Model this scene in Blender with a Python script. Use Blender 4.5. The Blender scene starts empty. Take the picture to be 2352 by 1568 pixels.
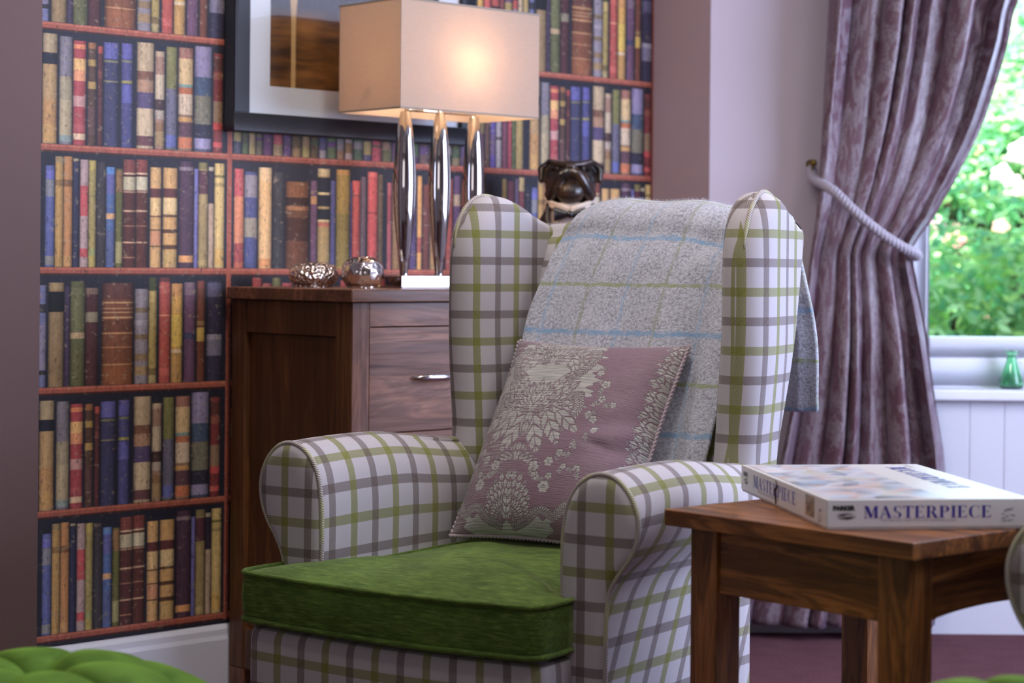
import bpy, bmesh, math, random
from mathutils import Vector, Matrix
R = math.radians
PI = math.pi
C = bpy.context.scene.collection

# ------------------------------------------------------------------ camera
FPX = 4573.0          # focal length in pixels of the 2352 wide frame
HC = 0.95             # eye height
ROLL = 0.009
cam_d = bpy.data.cameras.new('camera')
cam = bpy.data.objects.new('camera', cam_d); C.objects.link(cam)
cam_d.sensor_width = 36.0
cam_d.lens = 36.0 * FPX / 2352.0
cam_d.shift_y = -172.0 / 2352.0
cam_d.clip_start = 0.05; cam_d.clip_end = 200
cam.matrix_world = Matrix.Translation((0, 0, HC)) @ Matrix.Rotation(R(90), 4, 'X') @ Matrix.Rotation(ROLL, 4, 'Z')
cam_d.dof.use_dof = True
cam_d.dof.focus_distance = 3.55
cam_d.dof.aperture_fstop = 4.0
bpy.context.scene.camera = cam

# ------------------------------------------------------------------ view
vs = bpy.context.scene.view_settings
vs.view_transform = 'Standard'; vs.look = 'None'; vs.gamma = 1.0; vs.use_curve_mapping = False
vs.exposure = 0.0

# ------------------------------------------------------------------ light
w = bpy.data.worlds.new('sky'); bpy.context.scene.world = w
w.use_nodes = True
wb = w.node_tree.nodes['Background']
wb.inputs[0].default_value = (0.66, 0.82, 1.0, 1); wb.inputs[1].default_value = 3.0

def lamp(name, kind, loc, energy, color, rot=None, target=None, **kw):
    l = bpy.data.lights.new(name, kind); l.energy = energy; l.color = color
    for k, v in kw.items(): setattr(l, k, v)
    o = bpy.data.objects.new(name, l); C.objects.link(o); o.location = loc
    if target is not None:
        o.rotation_euler = (Vector(target) - Vector(loc)).to_track_quat('-Z', 'Y').to_euler()
    elif rot: o.rotation_euler = rot
    return o
# sun over the roof, onto the garden only
lamp('sun', 'SUN', (0, 0, 8), 21.0, (1.0, 0.95, 0.85), target=(2.5, 6.0, 0.0), angle=R(1.5))
# daylight of the tall window in the right wall
lamp('window_daylight', 'AREA', (3.05, 3.1, 1.45), 135, (0.60, 0.68, 1.0), target=(0.3, 3.4, 0.9), shape='RECTANGLE', size=2.2, size_y=1.5)
# daylight of the front window (seen)
lamp('bay_daylight', 'AREA', (1.75, 5.62, 1.45), 20, (0.5, 0.63, 1.0), rot=(R(-90), 0, 0), shape='RECTANGLE', size=1.2, size_y=1.3)
# added soft fill behind the camera, no window there
lamp('rear_fill', 'AREA', (-0.9, -1.7, 1.7), 11, (0.93, 0.86, 0.9), target=(0.0, 3.5, 0.7), shape='RECTANGLE', size=1.8, size_y=1.2)
# ceiling downlights
for i, (x, y, e) in enumerate([(0.15, 3.05, 15), (-0.5, 2.2, 5), (1.3, 3.6, 5), (-0.25, 3.75, 7), (1.1, 1.9, 7)]):
    lamp('downlight', 'AREA', (x, y, 2.44), e, (1.0, 0.93, 0.86), rot=(0, 0, 0), shape='DISK', size=0.28)

# ------------------------------------------------------------------ materials
def srgb(h):
    h = h.lstrip('#')
    v = [int(h[i:i+2], 16) / 255 for i in (0, 2, 4)]
    return tuple((c / 12.92 if c <= 0.04045 else ((c + 0.055) / 1.055) ** 2.4) for c in v)
def c4(c):
    if isinstance(c, str): c = srgb(c)
    return (c[0], c[1], c[2], 1.0)

class G:
    """small wrapper to write node materials"""
    def __init__(s, name):
        s.m = bpy.data.materials.new(name); s.m.use_nodes = True
        s.t = s.m.node_tree; s.b = s.t.nodes['Principled BSDF']; s.out = s.t.nodes['Material Output']
    def n(s, typ, ins=None, **props):
        x = s.t.nodes.new(typ)
        for k, v in props.items(): setattr(x, k, v)
        for k, v in (ins or {}).items(): s.put(x.inputs[k], v)
        return x
    def put(s, sock, v):
        if hasattr(v, 'is_linked') or isinstance(v, bpy.types.NodeSocket): s.t.links.new(v, sock)
        else: sock.default_value = v
    def math(s, op, a, b=0.0, c=0.0):
        x = s.t.nodes.new('ShaderNodeMath'); x.operation = op
        s.put(x.inputs[0], a); s.put(x.inputs[1], b); s.put(x.inputs[2], c)
        return x.outputs[0]
    def mix(s, f, a, b, blend='MIX'):
        x = s.t.nodes.new('ShaderNodeMix'); x.data_type = 'RGBA'; x.blend_type = blend
        s.put(x.inputs[0], f); s.put(x.inputs[6], c4(a) if isinstance(a, (str, tuple)) else a); s.put(x.inputs[7], c4(b) if isinstance(b, (str, tuple)) else b)
        return x.outputs[2]
    def step(s, v, lo, hi, a=0.0, b=1.0):
        x = s.t.nodes.new('ShaderNodeMapRange'); x.interpolation_type = 'SMOOTHSTEP'
        s.put(x.inputs[0], v); x.inputs[1].default_value = lo; x.inputs[2].default_value = hi
        x.inputs[3].default_value = a; x.inputs[4].default_value = b
        return x.outputs[0]
    def coord(s, kind='Object', scale=(1, 1, 1), rot=(0, 0, 0), loc=(0, 0, 0)):
        tc = s.n('ShaderNodeTexCoord')
        mp = s.n('ShaderNodeMapping', {'Vector': tc.outputs[kind], 'Scale': scale, 'Rotation': rot, 'Location': loc})
        return mp.outputs[0]
    def noise(s, vec, scale, detail=4, rough=0.5, dist=0.0):
        x = s.n('ShaderNodeTexNoise', {'Vector': vec, 'Scale': scale, 'Detail': detail, 'Roughness': rough, 'Distortion': dist})
        return x.outputs[0]
    def bump(s, h, strength=0.3, dist=0.002):
        x = s.n('ShaderNodeBump', {'Height': h, 'Strength': strength, 'Distance': dist})
        s.t.links.new(x.outputs[0], s.b.inputs['Normal']); return x
    def set(s, **kw):
        names = dict(color='Base Color', rough='Roughness', metal='Metallic', spec='Specular IOR Level', sheen='Sheen Weight',
                     sheen_rough='Sheen Roughness', sheen_tint='Sheen Tint', trans='Transmission Weight', ior='IOR', coat='Coat Weight', coat_rough='Coat Roughness', aniso='Anisotropic', alpha='Alpha')
        for k, v in kw.items():
            if isinstance(v, (str, tuple)) and k in ('color', 'sheen_tint'): v = c4(v)
            s.put(s.b.inputs[names[k]], v)
        return s

def simple(name, color, rough=0.6, metal=0.0, **kw):
    g = G(name); g.set(color=color, rough=rough, metal=metal, **kw); return g.m

def wall_paint(name, col):
    g = G(name); v = g.coord('Object')
    nz = g.noise(v, 3, 3); fine = g.noise(v, 220, 3)
    g.set(color=g.mix(g.math('MULTIPLY', nz, 0.12), col, '#6a5a60'), rough=0.75, spec=0.25)
    g.bump(fine, 0.12, 0.001); return g.m

M_MAUVE = wall_paint('mauve_paint', '#bea8ae')  # lightened mauve, brightness of the return wall put into the paint
M_PIER = wall_paint('shaded_mauve_paint', '#695453')  # darkened mauve, dimness of the left pier put into the paint
M_LILAC = wall_paint('pale_mauve_paint', '#cfc2cc')
M_WHITE = simple('white_gloss_paint', '#d8d8e2', 0.28)
M_UPVC = simple('white_window_plastic', '#eceef6', 0.3)
M_CEIL = simple('ceiling_white', '#d8d2d0', 0.9)
M_DARKWALL = simple('room_plaster', '#b8a8a8', 0.9)

def carpet():
    g = G('mauve_carpet'); v = g.coord('Object')
    a = g.noise(v, 420, 2); b = g.noise(v, 14, 4)
    col = g.mix(b, '#774c52', '#966870'); col = g.mix(g.step(a, 0.35, 0.7), '#3f2b31', col)
    g.set(color=col, rough=1.0, spec=0.05); g.bump(a, 0.8, 0.004); return g.m
M_CARPET = carpet()

def plaid():
    g = G('plaid_wool')
    uv = g.n('ShaderNodeTexCoord').outputs['UV']
    sp = g.n('ShaderNodeSeparateXYZ', {0: uv}); u, v = sp.outputs[0], sp.outputs[1]
    P, W = 0.103, 0.0077
    def band(c, off):
        f = g.math('PINGPONG', g.math('ADD', c, off + P * 50), P / 2)    # distance from stripe centre
        return g.step(f, W - 0.0004, W + 0.0004, 1.0, 0.0)
    gu, ru = band(u, 0.0), band(u, P / 2)
    gv, rv = band(v, 0.0), band(v, P / 2)
    # herringbone: zigzag threads
    def zig(a, b):
        z = g.math('PINGPONG', g.math('ADD', a, 5.0), 0.0031)
        q = g.math('FRACT', g.math('DIVIDE', g.math('ADD', g.math('ADD', b, z), 5.0), 0.0026))
        return g.step(g.math('ABSOLUTE', g.math('SUBTRACT', q, 0.5)), 0.14, 0.30, 0.5, 1.0)
    zu, zv = zig(u, v), zig(v, u)
    soft = g.noise(uv, 60, 3); weave = g.noise(g.coord('UV', (900, 160, 1)), 1, 2)
    col = g.mix(g.math('MULTIPLY', soft, 0.18), '#b6afb3', '#a49da1')
    col = g.mix(g.math('MULTIPLY', weave, 0.12), col, '#9c9498')
    OL, GR = '#6f701c', '#55453f'
    col = g.mix(g.math('MULTIPLY', rv, g.math('MULTIPLY', zv, 0.84)), col, GR)
    col = g.mix(g.math('MULTIPLY', gv, g.math('MULTIPLY', zv, 0.88)), col, OL)
    col = g.mix(g.math('MULTIPLY', ru, g.math('MULTIPLY', zu, 0.84)), col, GR)
    col = g.mix(g.math('MULTIPLY', gu, g.math('MULTIPLY', zu, 0.92)), col, OL)
    g.set(color=col, rough=0.85, spec=0.2, sheen=0.15, sheen_rough=0.5)
    thr = g.n('ShaderNodeTexNoise', {'Vector': g.coord('UV', (1, 1, 1)), 'Scale': 1100.0, 'Detail': 1.0}).outputs[0]
    g.bump(thr, 0.25, 0.0006); return g.m
M_PLAID = plaid()
def pipe_mat():
    g = G('plaid_piping')
    uv = g.n('ShaderNodeTexCoord').outputs['UV']; sp = g.n('ShaderNodeSeparateXYZ', {0: uv})
    q = g.math('FRACT', g.math('DIVIDE', g.math('ADD', g.math('MULTIPLY', sp.outputs[0], 0.7), sp.outputs[1]), 0.0042))
    w_ = g.step(g.math('ABSOLUTE', g.math('SUBTRACT', q, 0.5)), 0.12, 0.34)
    sec = g.noise(g.coord('UV', (0.01, 1, 1)), 14, 1)
    g.set(color=g.mix(w_, g.mix(g.step(sec, 0.45, 0.55), '#8a8a3c', '#7c6c66'), '#bdb6b2'), rough=0.85, spec=0.2); return g.m
M_PIPE = pipe_mat()

def velvet():
    g = G('green_chenille')
    v = g.coord('Object')
    vs_ = g.coord('Object', (40, 40, 420)); hs = g.coord('Object', (32, 190, 260), (0, 0, R(4)))
    a = g.noise(v, 9, 5, 0.6); b = g.noise(vs_, 1, 3, 0.6); c = g.noise(hs, 1, 4, 0.65); d = g.noise(v, 800, 1)
    col = g.mix(g.step(a, 0.3, 0.75), '#384c1c', '#56702c')
    col = g.mix(g.step(c, 0.42, 0.85, 0, 0.8), col, '#7f944a')
    col = g.mix(g.step(b, 0.6, 0.3, 0, 0.45), col, '#26370f')
    g.set(color=col, rough=0.8, spec=0.15, sheen=0.5, sheen_rough=0.4, sheen_tint='#b4c088')
    g.bump(g.math('ADD', g.math('MULTIPLY', c, 0.6), g.math('ADD', g.math('MULTIPLY', b, 0.5), g.math('MULTIPLY', d, 0.4))), 0.5, 0.0025); return g.m
M_VELVET = velvet()
def velvet_plain():
    g = G('green_velvet'); v = g.coord('Object')
    a = g.noise(v, 14, 5, 0.6); d = g.noise(v, 500, 1)
    g.set(color=g.mix(g.step(a, 0.3, 0.7), '#446020', '#5e8030'), rough=0.8, spec=0.15, sheen=0.6, sheen_rough=0.35, sheen_tint='#b0e050')
    g.bump(d, 0.3, 0.001); return g.m
M_VELVET2 = velvet_plain()

def wood(name, axis, light, dark, rough=0.35, scale=1.0):
    """oak with grain running along the given axis (0 x, 1 y, 2 z)"""
    g = G(name)
    st = [9.0 * scale] * 3; st[axis] = 0.9 * scale
    v = g.coord('Object', tuple(st))
    fn = [60.0 * scale] * 3; fn[axis] = 2.5 * scale
    v2 = g.coord('Object', tuple(fn))
    a = g.noise(v, 1.3, 5, 0.6, 1.2)
    rings = g.math('FRACT', g.math('MULTIPLY', a, 9.0))
    line = g.step(g.math('ABSOLUTE', g.math('SUBTRACT', rings, 0.5)), 0.0, 0.5, 1.0, 0.0)
    fine = g.noise(v2, 2.0, 5, 0.65)
    col = g.mix(g.step(a, 0.3, 0.7), light, dark)
    col = g.mix(g.math('MULTIPLY', line, 0.65), col, dark)
    col = g.mix(g.step(fine, 0.45, 0.75, 0, 0.6), col, tuple(x * 0.35 for x in srgb(dark)))
    g.set(color=col, rough=g.step(fine, 0.3, 0.8, rough - 0.08, rough + 0.15), spec=0.45, coat=0.12, coat_rough=0.3)
    g.bump(fine, 0.12, 0.0008); return g.m
SB = ('#96644a', '#583626')
M_SBX = wood('sideboard_oak_lengthwise', 0, *SB, rough=.5, scale=.8)
M_SBY = wood('sideboard_oak_crosswise', 1, '#593a26', '#352012')
M_SBZ = wood('sideboard_oak_upright', 2, *SB, rough=.5)
M_SBZS = wood('sideboard_oak_side_panel', 2, '#7a4c2a', '#4c2c14', rough=.5)
TB = ('#b0703a', '#4a260e')
M_TBX = wood('table_oak_lengthwise', 0, *TB, scale=1.2)
M_TBY = wood('table_oak_crosswise', 1, *TB, scale=1.2)
M_TBZ = wood('table_oak_upright', 2, *TB, scale=1.2)

M_CHROME = simple('polished_chrome', '#c9c6c6', 0.05, 1.0)
def hammered(name, sc, strength, col):
    g = G(name); v = g.coord('Object')
    vo = g.n('ShaderNodeTexVoronoi', {'Vector': v, 'Scale': sc}); vo.feature = 'SMOOTH_F1'
    g.set(color=col, rough=0.12, metal=1.0); g.bump(vo.outputs['Distance'], strength, 0.008); return g.m
M_HAM = hammered('hammered_silver', 150, 1.0, '#ddd2cc')
M_HAM2 = hammered('soft_hammered_silver', 75, 0.55, '#ddd4cf')
M_HANDLE = simple('satin_metal_handle', '#d6d2d0', 0.18, 1.0)
M_BRASS = simple('aged_brass', '#8a7640', 0.35, 1.0)
M_BLACKFR = simple('charcoal_frame_paint', '#23252f', 0.55)
M_MAT = simple('white_mount_board', '#d9d4d6', 0.8)
M_LEG = simple('dark_chair_leg', '#2c1a10', 0.4)

def shade_mat():
    g = G('linen_shade')
    v = g.coord('Object', (1, 1, 1))
    th = g.noise(g.coord('Object', (30, 30, 420)), 2.0, 3); th2 = g.noise(g.coord('Object', (500, 500, 20)), 1.0, 2)
    f = g.math('ADD', g.math('MULTIPLY', th, 0.6), g.math('MULTIPLY', th2, 0.3))
    col = g.mix(f, '#d8c6b8', '#c0aa96')
    d = g.n('ShaderNodeBsdfDiffuse', {'Color': col}); t = g.n('ShaderNodeBsdfTranslucent', {'Color': col})
    mx = g.n('ShaderNodeMixShader', {0: 0.42, 1: d.outputs[0], 2: t.outputs[0]})
    g.t.links.new(mx.outputs[0], g.out.inputs[0]); return g.m
M_SHADE = shade_mat()
M_TRIM = simple('shade_edge_tape', '#8f8478', 0.8)

def curtain_mat():
    g = G('mauve_damask_satin')
    uv = g.n('ShaderNodeTexCoord').outputs['UV']
    mp = g.n('ShaderNodeMapping', {'Vector': uv, 'Scale': (1, 1, 1)}).outputs[0]
    a = g.noise(mp, 9, 5, 0.62, 1.6); b = g.noise(mp, 38, 4, 0.6, 2.2); d = g.noise(mp, 900, 1)
    f = g.step(g.math('ADD', g.math('MULTIPLY', a, 0.72), g.math('MULTIPLY', b, 0.28)), 0.475, 0.525)
    swirl = g.step(g.noise(mp, 55, 3, 0.5, 3.0), 0.44, 0.5)
    ground = srgb('#674a54'); silver = srgb('#8a7b82'); s2 = srgb('#6e5c65')
    fig = g.mix(swirl, s2, silver)
    col = g.mix(f, ground, fig)
    g.set(color=col, rough=g.step(f, 0, 1, 0.30, 0.42), spec=0.6, sheen=0.25, sheen_rough=0.3, sheen_tint='#c8c4ff')
    g.bump(g.math('ADD', g.math('MULTIPLY', f, 0.6), g.math('MULTIPLY', g.noise(mp, 60, 3), 0.8)), 0.35, 0.002); return g.m
M_CURT = curtain_mat()
M_ROPE = simple('grey_cord', '#aaa2b0', 0.4, 0.0, sheen=0.3)

def throw_mat():
    g = G('grey_wool_check')
    uv = g.n('ShaderNodeTexCoord').outputs['UV']
    sp = g.n('ShaderNodeSeparateXYZ', {0: uv})
    wob = g.math('MULTIPLY', g.math('SUBTRACT', g.noise(uv, 35, 4), 0.5), 0.012)
    u = g.math('ADD', sp.outputs[0], wob); v = g.math('ADD', sp.outputs[1], wob)
    a = g.noise(uv, 170, 4, 0.8); b = g.noise(uv, 24, 4, 0.6); c = g.noise(g.coord('UV', (1, 1, 1)), 330, 3, 0.8)
    col = g.mix(g.step(a, 0.36, 0.62), '#84848f', '#cfcfdc')
    col = g.mix(g.step(b, 0.35, 0.7, 0, 0.4), col, '#dcdce8')
    col = g.mix(g.step(c, 0.60, 0.72, 0, 0.6), col, '#5c5a62')
    def line(x, off, per, wd):
        f = g.math('PINGPONG', g.math('ADD', x, off + per * 20), per / 2)
        return g.step(f, wd * 0.5, wd * 1.3, 1.0, 0.0)
    brk = g.step(g.noise(uv, 90, 3), 0.3, 0.6, 0.35, 0.95)
    col = g.mix(g.math('MULTIPLY', line(v, 0.0, 0.19, 0.0055), brk), col, '#7ea6cc')
    col = g.mix(g.math('MULTIPLY', line(v, 0.095, 0.19, 0.004), brk), col, '#98a374')
    col = g.mix(g.math('MULTIPLY', line(u, 0.0, 0.17, 0.0035), g.math('MULTIPLY', brk, 0.6)), col, '#8fb2d4')
    col = g.mix(g.math('MULTIPLY', line(u, 0.085, 0.17, 0.0035), g.math('MULTIPLY', brk, 0.7)), col, '#8d9474')
    g.set(color=col, rough=1.0, spec=0.05, sheen=0.5, sheen_rough=0.6)
    g.bump(g.math('ADD', a, g.math('MULTIPLY', c, 0.8)), 0.9, 0.003); return g.m
M_THROW = throw_mat()
M_FUZZ = simple('wool_fibre_grey', '#c9c6cc', 1.0)

def pillow_mat():
    """pink satin with a silver woven damask, mirrored about the motif axis"""
    g = G('pink_damask')
    uv = g.n('ShaderNodeTexCoord').outputs['UV']       # metres, origin in the middle
    sp = g.n('ShaderNodeSeparateXYZ', {0: uv}); u, v = sp.outputs[0], sp.outputs[1]
    f = g.n('ShaderNodeAttribute', attribute_name='Col').outputs['Fac']
    slub = g.noise(g.coord('UV', (14, 520, 1)), 1.0, 3, 0.7)
    silver = g.mix(g.step(slub, 0.38, 0.62), '#94908c', '#c2bfba')
    pink = g.mix(slub, '#7c5e6a', '#8d7080')
    # loose weft over the upper left part
    loose = g.math('MULTIPLY', g.step(slub, 0.50, 0.56), g.step(g.math('SUBTRACT', v, g.math('MULTIPLY', u, 1.2)), -0.1, 0.15, 0.0, 0.7))
    f2 = g.math('MAXIMUM', f, g.math('MULTIPLY', loose, g.step(u, 0.05, 0.0)))
    col = g.mix(f2, pink, silver)
    g.set(color=col, rough=g.step(f2, 0, 1, 0.38, 0.6), spec=0.5, sheen=0.25)
    g.bump(g.math('ADD', f2, g.math('MULTIPLY', slub, 1.2)), 0.8, 0.0025); return g.m
M_PILLOW = pillow_mat()

def attr_mat(name, rough=0.6, speck=0.3, sc=130, paint=False):
    g = G(name)
    at = g.n('ShaderNodeAttribute', attribute_name='Col')
    v = g.coord('Object'); a = g.noise(v, sc, 4, 0.6); b = g.noise(g.coord('Object', (90, 90, 12)), 1.0, 4, 0.7)
    src = at.outputs['Color']
    if paint:
        blot = g.noise(g.coord('Object', (60, 60, 95)), 1.0, 3, 0.6); blot2 = g.noise(g.coord('Object', (150, 150, 70), loc=(3, 1, 2)), 1.0, 3, 0.6)
        m1 = g.mix(g.step(blot, 0.60, 0.68, 0, 0.45), src, '#a08c6c'); m2 = g.mix(g.step(blot2, 0.58, 0.7, 0, 0.6), m1, '#2a2028')
        lum = g.n('ShaderNodeRGBToBW', {0: src}).outputs[0]
        src = g.mix(g.step(lum, 0.012, 0.03), src, m2)
    hsv = g.n('ShaderNodeHueSaturation', {'Saturation': 0.86 if paint else 1.0, 'Color': src, 'Value': g.step(g.math('ADD', g.math('MULTIPLY', a, 0.5), g.math('MULTIPLY', b, 0.5)), 0.25, 0.75, 1 - speck, 1 + speck)})
    g.set(color=hsv.outputs[0], rough=rough, spec=0.3); return g.m
M_PAPER = attr_mat('printed_bookcase_wallpaper', 0.55, 0.28, paint=True)
M_PRINT = attr_mat('printed_card', 0.3, 0.06, 60)

def glass(name, col, rough=0.0, ior=1.45):
    g = G(name); g.set(color=col, rough=rough, trans=1.0, ior=ior); return g.m
M_GREENGLASS = glass('green_glass', '#b4f4c8')
def pane(nm='window_glass', ior=1.45):
    g = G(nm)
    t = g.n('ShaderNodeBsdfTransparent', {'Color': (0.94, 0.96, 0.97, 1)}); gl = g.n('ShaderNodeBsdfGlossy', {'Color': (1, 1, 1, 1), 'Roughness': 0.0})
    fr = g.n('ShaderNodeFresnel', {'IOR': ior})
    mx = g.n('ShaderNodeMixShader', {0: fr.outputs[0], 1: t.outputs[0], 2: gl.outputs[0]})
    g.t.links.new(mx.outputs[0], g.out.inputs[0]); return g.m
M_PANE = pane()
M_PICGLASS = pane('anti_glare_glass', 1.12)

# ------------------------------------------------------------------ mesh helpers
class MB:
    def __init__(s): s.v = []; s.f = []; s.uv = []; s.mi = []; s.col = []
    def add(s, co): s.v.append(tuple(co)); return len(s.v) - 1
    def face(s, idx, uv=None, mi=0, col=None):
        s.f.append(tuple(idx)); s.uv.append(uv or [(s.v[i][0], s.v[i][2]) for i in idx]); s.mi.append(mi)
        s.col.append(col or [(0.5, 0.5, 0.5)] * len(idx))
    def box(s, a, b, M=None, mi=0):
        xs, ys, zs = (a[0], b[0]), (a[1], b[1]), (a[2], b[2])
        i0 = len(s.v)
        for z in zs:
            for y in ys:
                for x in xs:
                    p = Vector((x, y, z)); s.add(M @ p if M else p)
        for q in ((0, 2, 3, 1), (4, 5, 7, 6), (0, 1, 5, 4), (2, 6, 7, 3), (0, 4, 6, 2), (1, 3, 7, 5)):
            s.face([i0 + k for k in q], mi=mi)
    def grid(s, nu, nv, P, UV=None, mi=0, cu=False, cv=False, flip=False, COL=None):
        i0 = len(s.v); NU = nu if cu else nu + 1; NV = nv if cv else nv + 1
        for i in range(NU):
            for j in range(NV): s.add(P(i / nu, j / nv))
        idx = lambda i, j: i0 + (i % NU) * NV + (j % NV)
        for i in range(nu):
            for j in range(nv):
                q = [(i, j), (i + 1, j), (i + 1, j + 1), (i, j + 1)]
                if flip: q.reverse()
                s.face([idx(*k) for k in q], [UV(a / nu, b / nv) for a, b in q] if UV else None, mi,
                       [COL(a / nu, b / nv) for a, b in q] if COL else None)
    def tube(s, pts, r, seg=8, closed=False, mi=0, rf=None, vscale=1.0):
        pts = [Vector(p) for p in pts]; n = len(pts); i0 = len(s.v); L = 0; ls = []
        up = None
        for i, p in enumerate(pts):
            a = pts[(i - 1) % n] if (closed or i > 0) else p
            b = pts[(i + 1) % n] if (closed or i < n - 1) else p
            t = (b - a).normalized() if (b - a).length > 1e-9 else Vector((0, 0, 1))
            if up is None:
                up = Vector((0, 0, 1)) if abs(t.z) < 0.9 else Vector((1, 0, 0))
            up = (up - t * up.dot(t)).normalized() if (up - t * up.dot(t)).length > 1e-6 else t.orthogonal().normalized()
            w_ = t.cross(up)
            rr = rf(i / max(1, n - 1)) if rf else r
            for k in range(seg):
                an = 2 * PI * k / seg
                s.add(p + up * (math.cos(an) * rr) + w_ * (math.sin(an) * rr))
            if i: L += (pts[i] - pts[i - 1]).length
            ls.append(L)
        m = n if closed else n - 1
        for i in range(m):
            for k in range(seg):
                a_, b_ = i0 + i * seg + k, i0 + i * seg + (k + 1) % seg
                j = (i + 1) % n
                c_, d_ = i0 + j * seg + (k + 1) % seg, i0 + j * seg + k
                l0, l1 = ls[i], ls[i] + (pts[j] - pts[i]).length
                s.face((a_, d_, c_, b_), [(k / seg * 0.02, l0), (k / seg * 0.02, l1), ((k + 1) / seg * 0.02, l1), ((k + 1) / seg * 0.02, l0)], mi)
        if not closed:
            s.face([i0 + k for k in range(seg)][::-1] [::-1], None, mi); s.face([i0 + (n - 1) * seg + k for k in range(seg)][::-1], None, mi)
    def lathe(s, prof, seg=32, M=None, mi=0, sx=1, sy=1):
        i0 = len(s.v); n = len(prof)
        for k in range(seg):
            a = 2 * PI * k / seg
            for r, z in prof:
                p = Vector((math.cos(a) * r * sx, math.sin(a) * r * sy, z)); s.add(M @ p if M else p)
        for k in range(seg):
            for i in range(n - 1):
                q = [i0 + k * n + i, i0 + ((k + 1) % seg) * n + i, i0 + ((k + 1) % seg) * n + i + 1, i0 + k * n + i + 1]
                s.face(q, None, mi)
    def ball(s, c, r, M=None, mi=0, nu=16, nv=10):
        c = Vector(c); r = (r, r, r) if isinstance(r, (int, float)) else r
        i0 = len(s.v)
        for i in range(nv + 1):
            th = PI * i / nv
            for k in range(nu):
                a = 2 * PI * k / nu
                p = Vector((math.sin(th) * math.cos(a) * r[0], math.sin(th) * math.sin(a) * r[1], math.cos(th) * r[2]))
                if M: p = M @ p
                s.add(c + p)
        for i in range(nv):
            for k in range(nu):
                s.face([i0 + i * nu + k, i0 + (i + 1) * nu + k, i0 + (i + 1) * nu + (k + 1) % nu, i0 + i * nu + (k + 1) % nu], None, mi)
    def build(s, name, mats, parent=None, smooth=True, bevel=0, sub=0, merge=True, auto=None, colors=False):
        me = bpy.data.meshes.new(name); me.from_pydata(s.v, [], s.f)
        if not isinstance(mats, (list, tuple)): mats = [mats]
        for m in mats: me.materials.append(m)
        ul = me.uv_layers.new(name='UVMap')
        k = 0
        for fi, f in enumerate(s.f):
            for j in range(len(f)): ul.data[k].uv = s.uv[fi][j]; k += 1
        if colors:
            ca = me.color_attributes.new('Col', 'FLOAT_COLOR', 'CORNER'); k = 0
            for fi, f in enumerate(s.f):
                for j in range(len(f)):
                    c = s.col[fi][j]; ca.data[k].color = (c[0], c[1], c[2], 1); k += 1
        me.polygons.foreach_set('material_index', s.mi)
        me.polygons.foreach_set('use_smooth', [bool(smooth)] * len(s.f))
        bm = bmesh.new(); bm.from_mesh(me)
        if merge: bmesh.ops.remove_doubles(bm, verts=bm.verts, dist=0.00002)
        bmesh.ops.recalc_face_normals(bm, faces=bm.faces)
        bm.to_mesh(me); bm.free()
        if auto: me.set_sharp_from_angle(angle=R(auto))
        me.update()
        o = bpy.data.objects.new(name, me); C.objects.link(o)
        if parent: o.parent = parent
        if bevel:
            b = o.modifiers.new('bevel', 'BEVEL'); b.width = bevel; b.segments = 3; b.limit_method = 'ANGLE'; b.angle_limit = R(40); b.harden_normals = False
            me.polygons.foreach_set('use_smooth', [True] * len(me.polygons))
            wn = o.modifiers.new('wn', 'WEIGHTED_NORMAL'); wn.keep_sharp = True
        if sub:
            sd = o.modifiers.new('sub', 'SUBSURF'); sd.levels = sub; sd.render_levels = sub
        return o

def thing(name, label, cat, loc=(0, 0, 0), rz=0.0, group=None):
    o = bpy.data.objects.new(name, None); C.objects.link(o); o.empty_display_size = 0.1
    o.location = loc; o.rotation_euler = (0, 0, rz); o['label'] = label; o['category'] = cat
    if group: o['group'] = group
    return o
def tag(o, label, cat, group=None):
    o['label'] = label; o['category'] = cat
    if group: o['group'] = group
    return o
def struct(o): o['kind'] = 'structure'; return o
def lerp(a, b, t): return a + (b - a) * t
def sstep(a, b, x):
    t = min(1, max(0, (x - a) / (b - a))); return t * t * (3 - 2 * t)
def interp(tab, x):
    if x <= tab[0][0]: return tab[0][1]
    for (a, fa), (b, fb) in zip(tab, tab[1:]):
        if x <= b: return lerp(fa, fb, (x - a) / (b - a))
    return tab[-1][1]
def sinterp(tab, x):
    """smooth (catmull-rom) table"""
    n = len(tab)
    if x <= tab[0][0]: return tab[0][1]
    if x >= tab[-1][0]: return tab[-1][1]
    for i in range(n - 1):
        if x <= tab[i + 1][0]:
            x0, x1 = tab[i][0], tab[i + 1][0]; t = (x - x0) / (x1 - x0)
            p1, p2 = tab[i][1], tab[i + 1][1]
            p0 = tab[i - 1][1] if i else p1; p3 = tab[i + 2][1] if i + 2 < n else p2
            m1 = (p2 - p0) * 0.5; m2 = (p3 - p1) * 0.5
            return (2*t**3-3*t*t+1)*p1 + (t**3-2*t*t+t)*m1 + (-2*t**3+3*t*t)*p2 + (t**3-t*t)*m2
def spline(pts, n, closed=False):
    pts = [Vector(p) for p in pts]; m = len(pts); out = []
    segs = m if closed else m - 1
    for i in range(segs):
        p0 = pts[(i - 1) % m] if (closed or i) else pts[0]; p1 = pts[i]; p2 = pts[(i + 1) % m]
        p3 = pts[(i + 2) % m] if (closed or i + 2 < m) else pts[-1]
        for k in range(n):
            t = k / n
            out.append(0.5 * ((2 * p1) + (p2 - p0) * t + (2 * p0 - 5 * p1 + 4 * p2 - p3) * t * t + (-p0 + 3 * p1 - 3 * p2 + p3) * t ** 3))
    if not closed: out.append(pts[-1])
    return out

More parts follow.
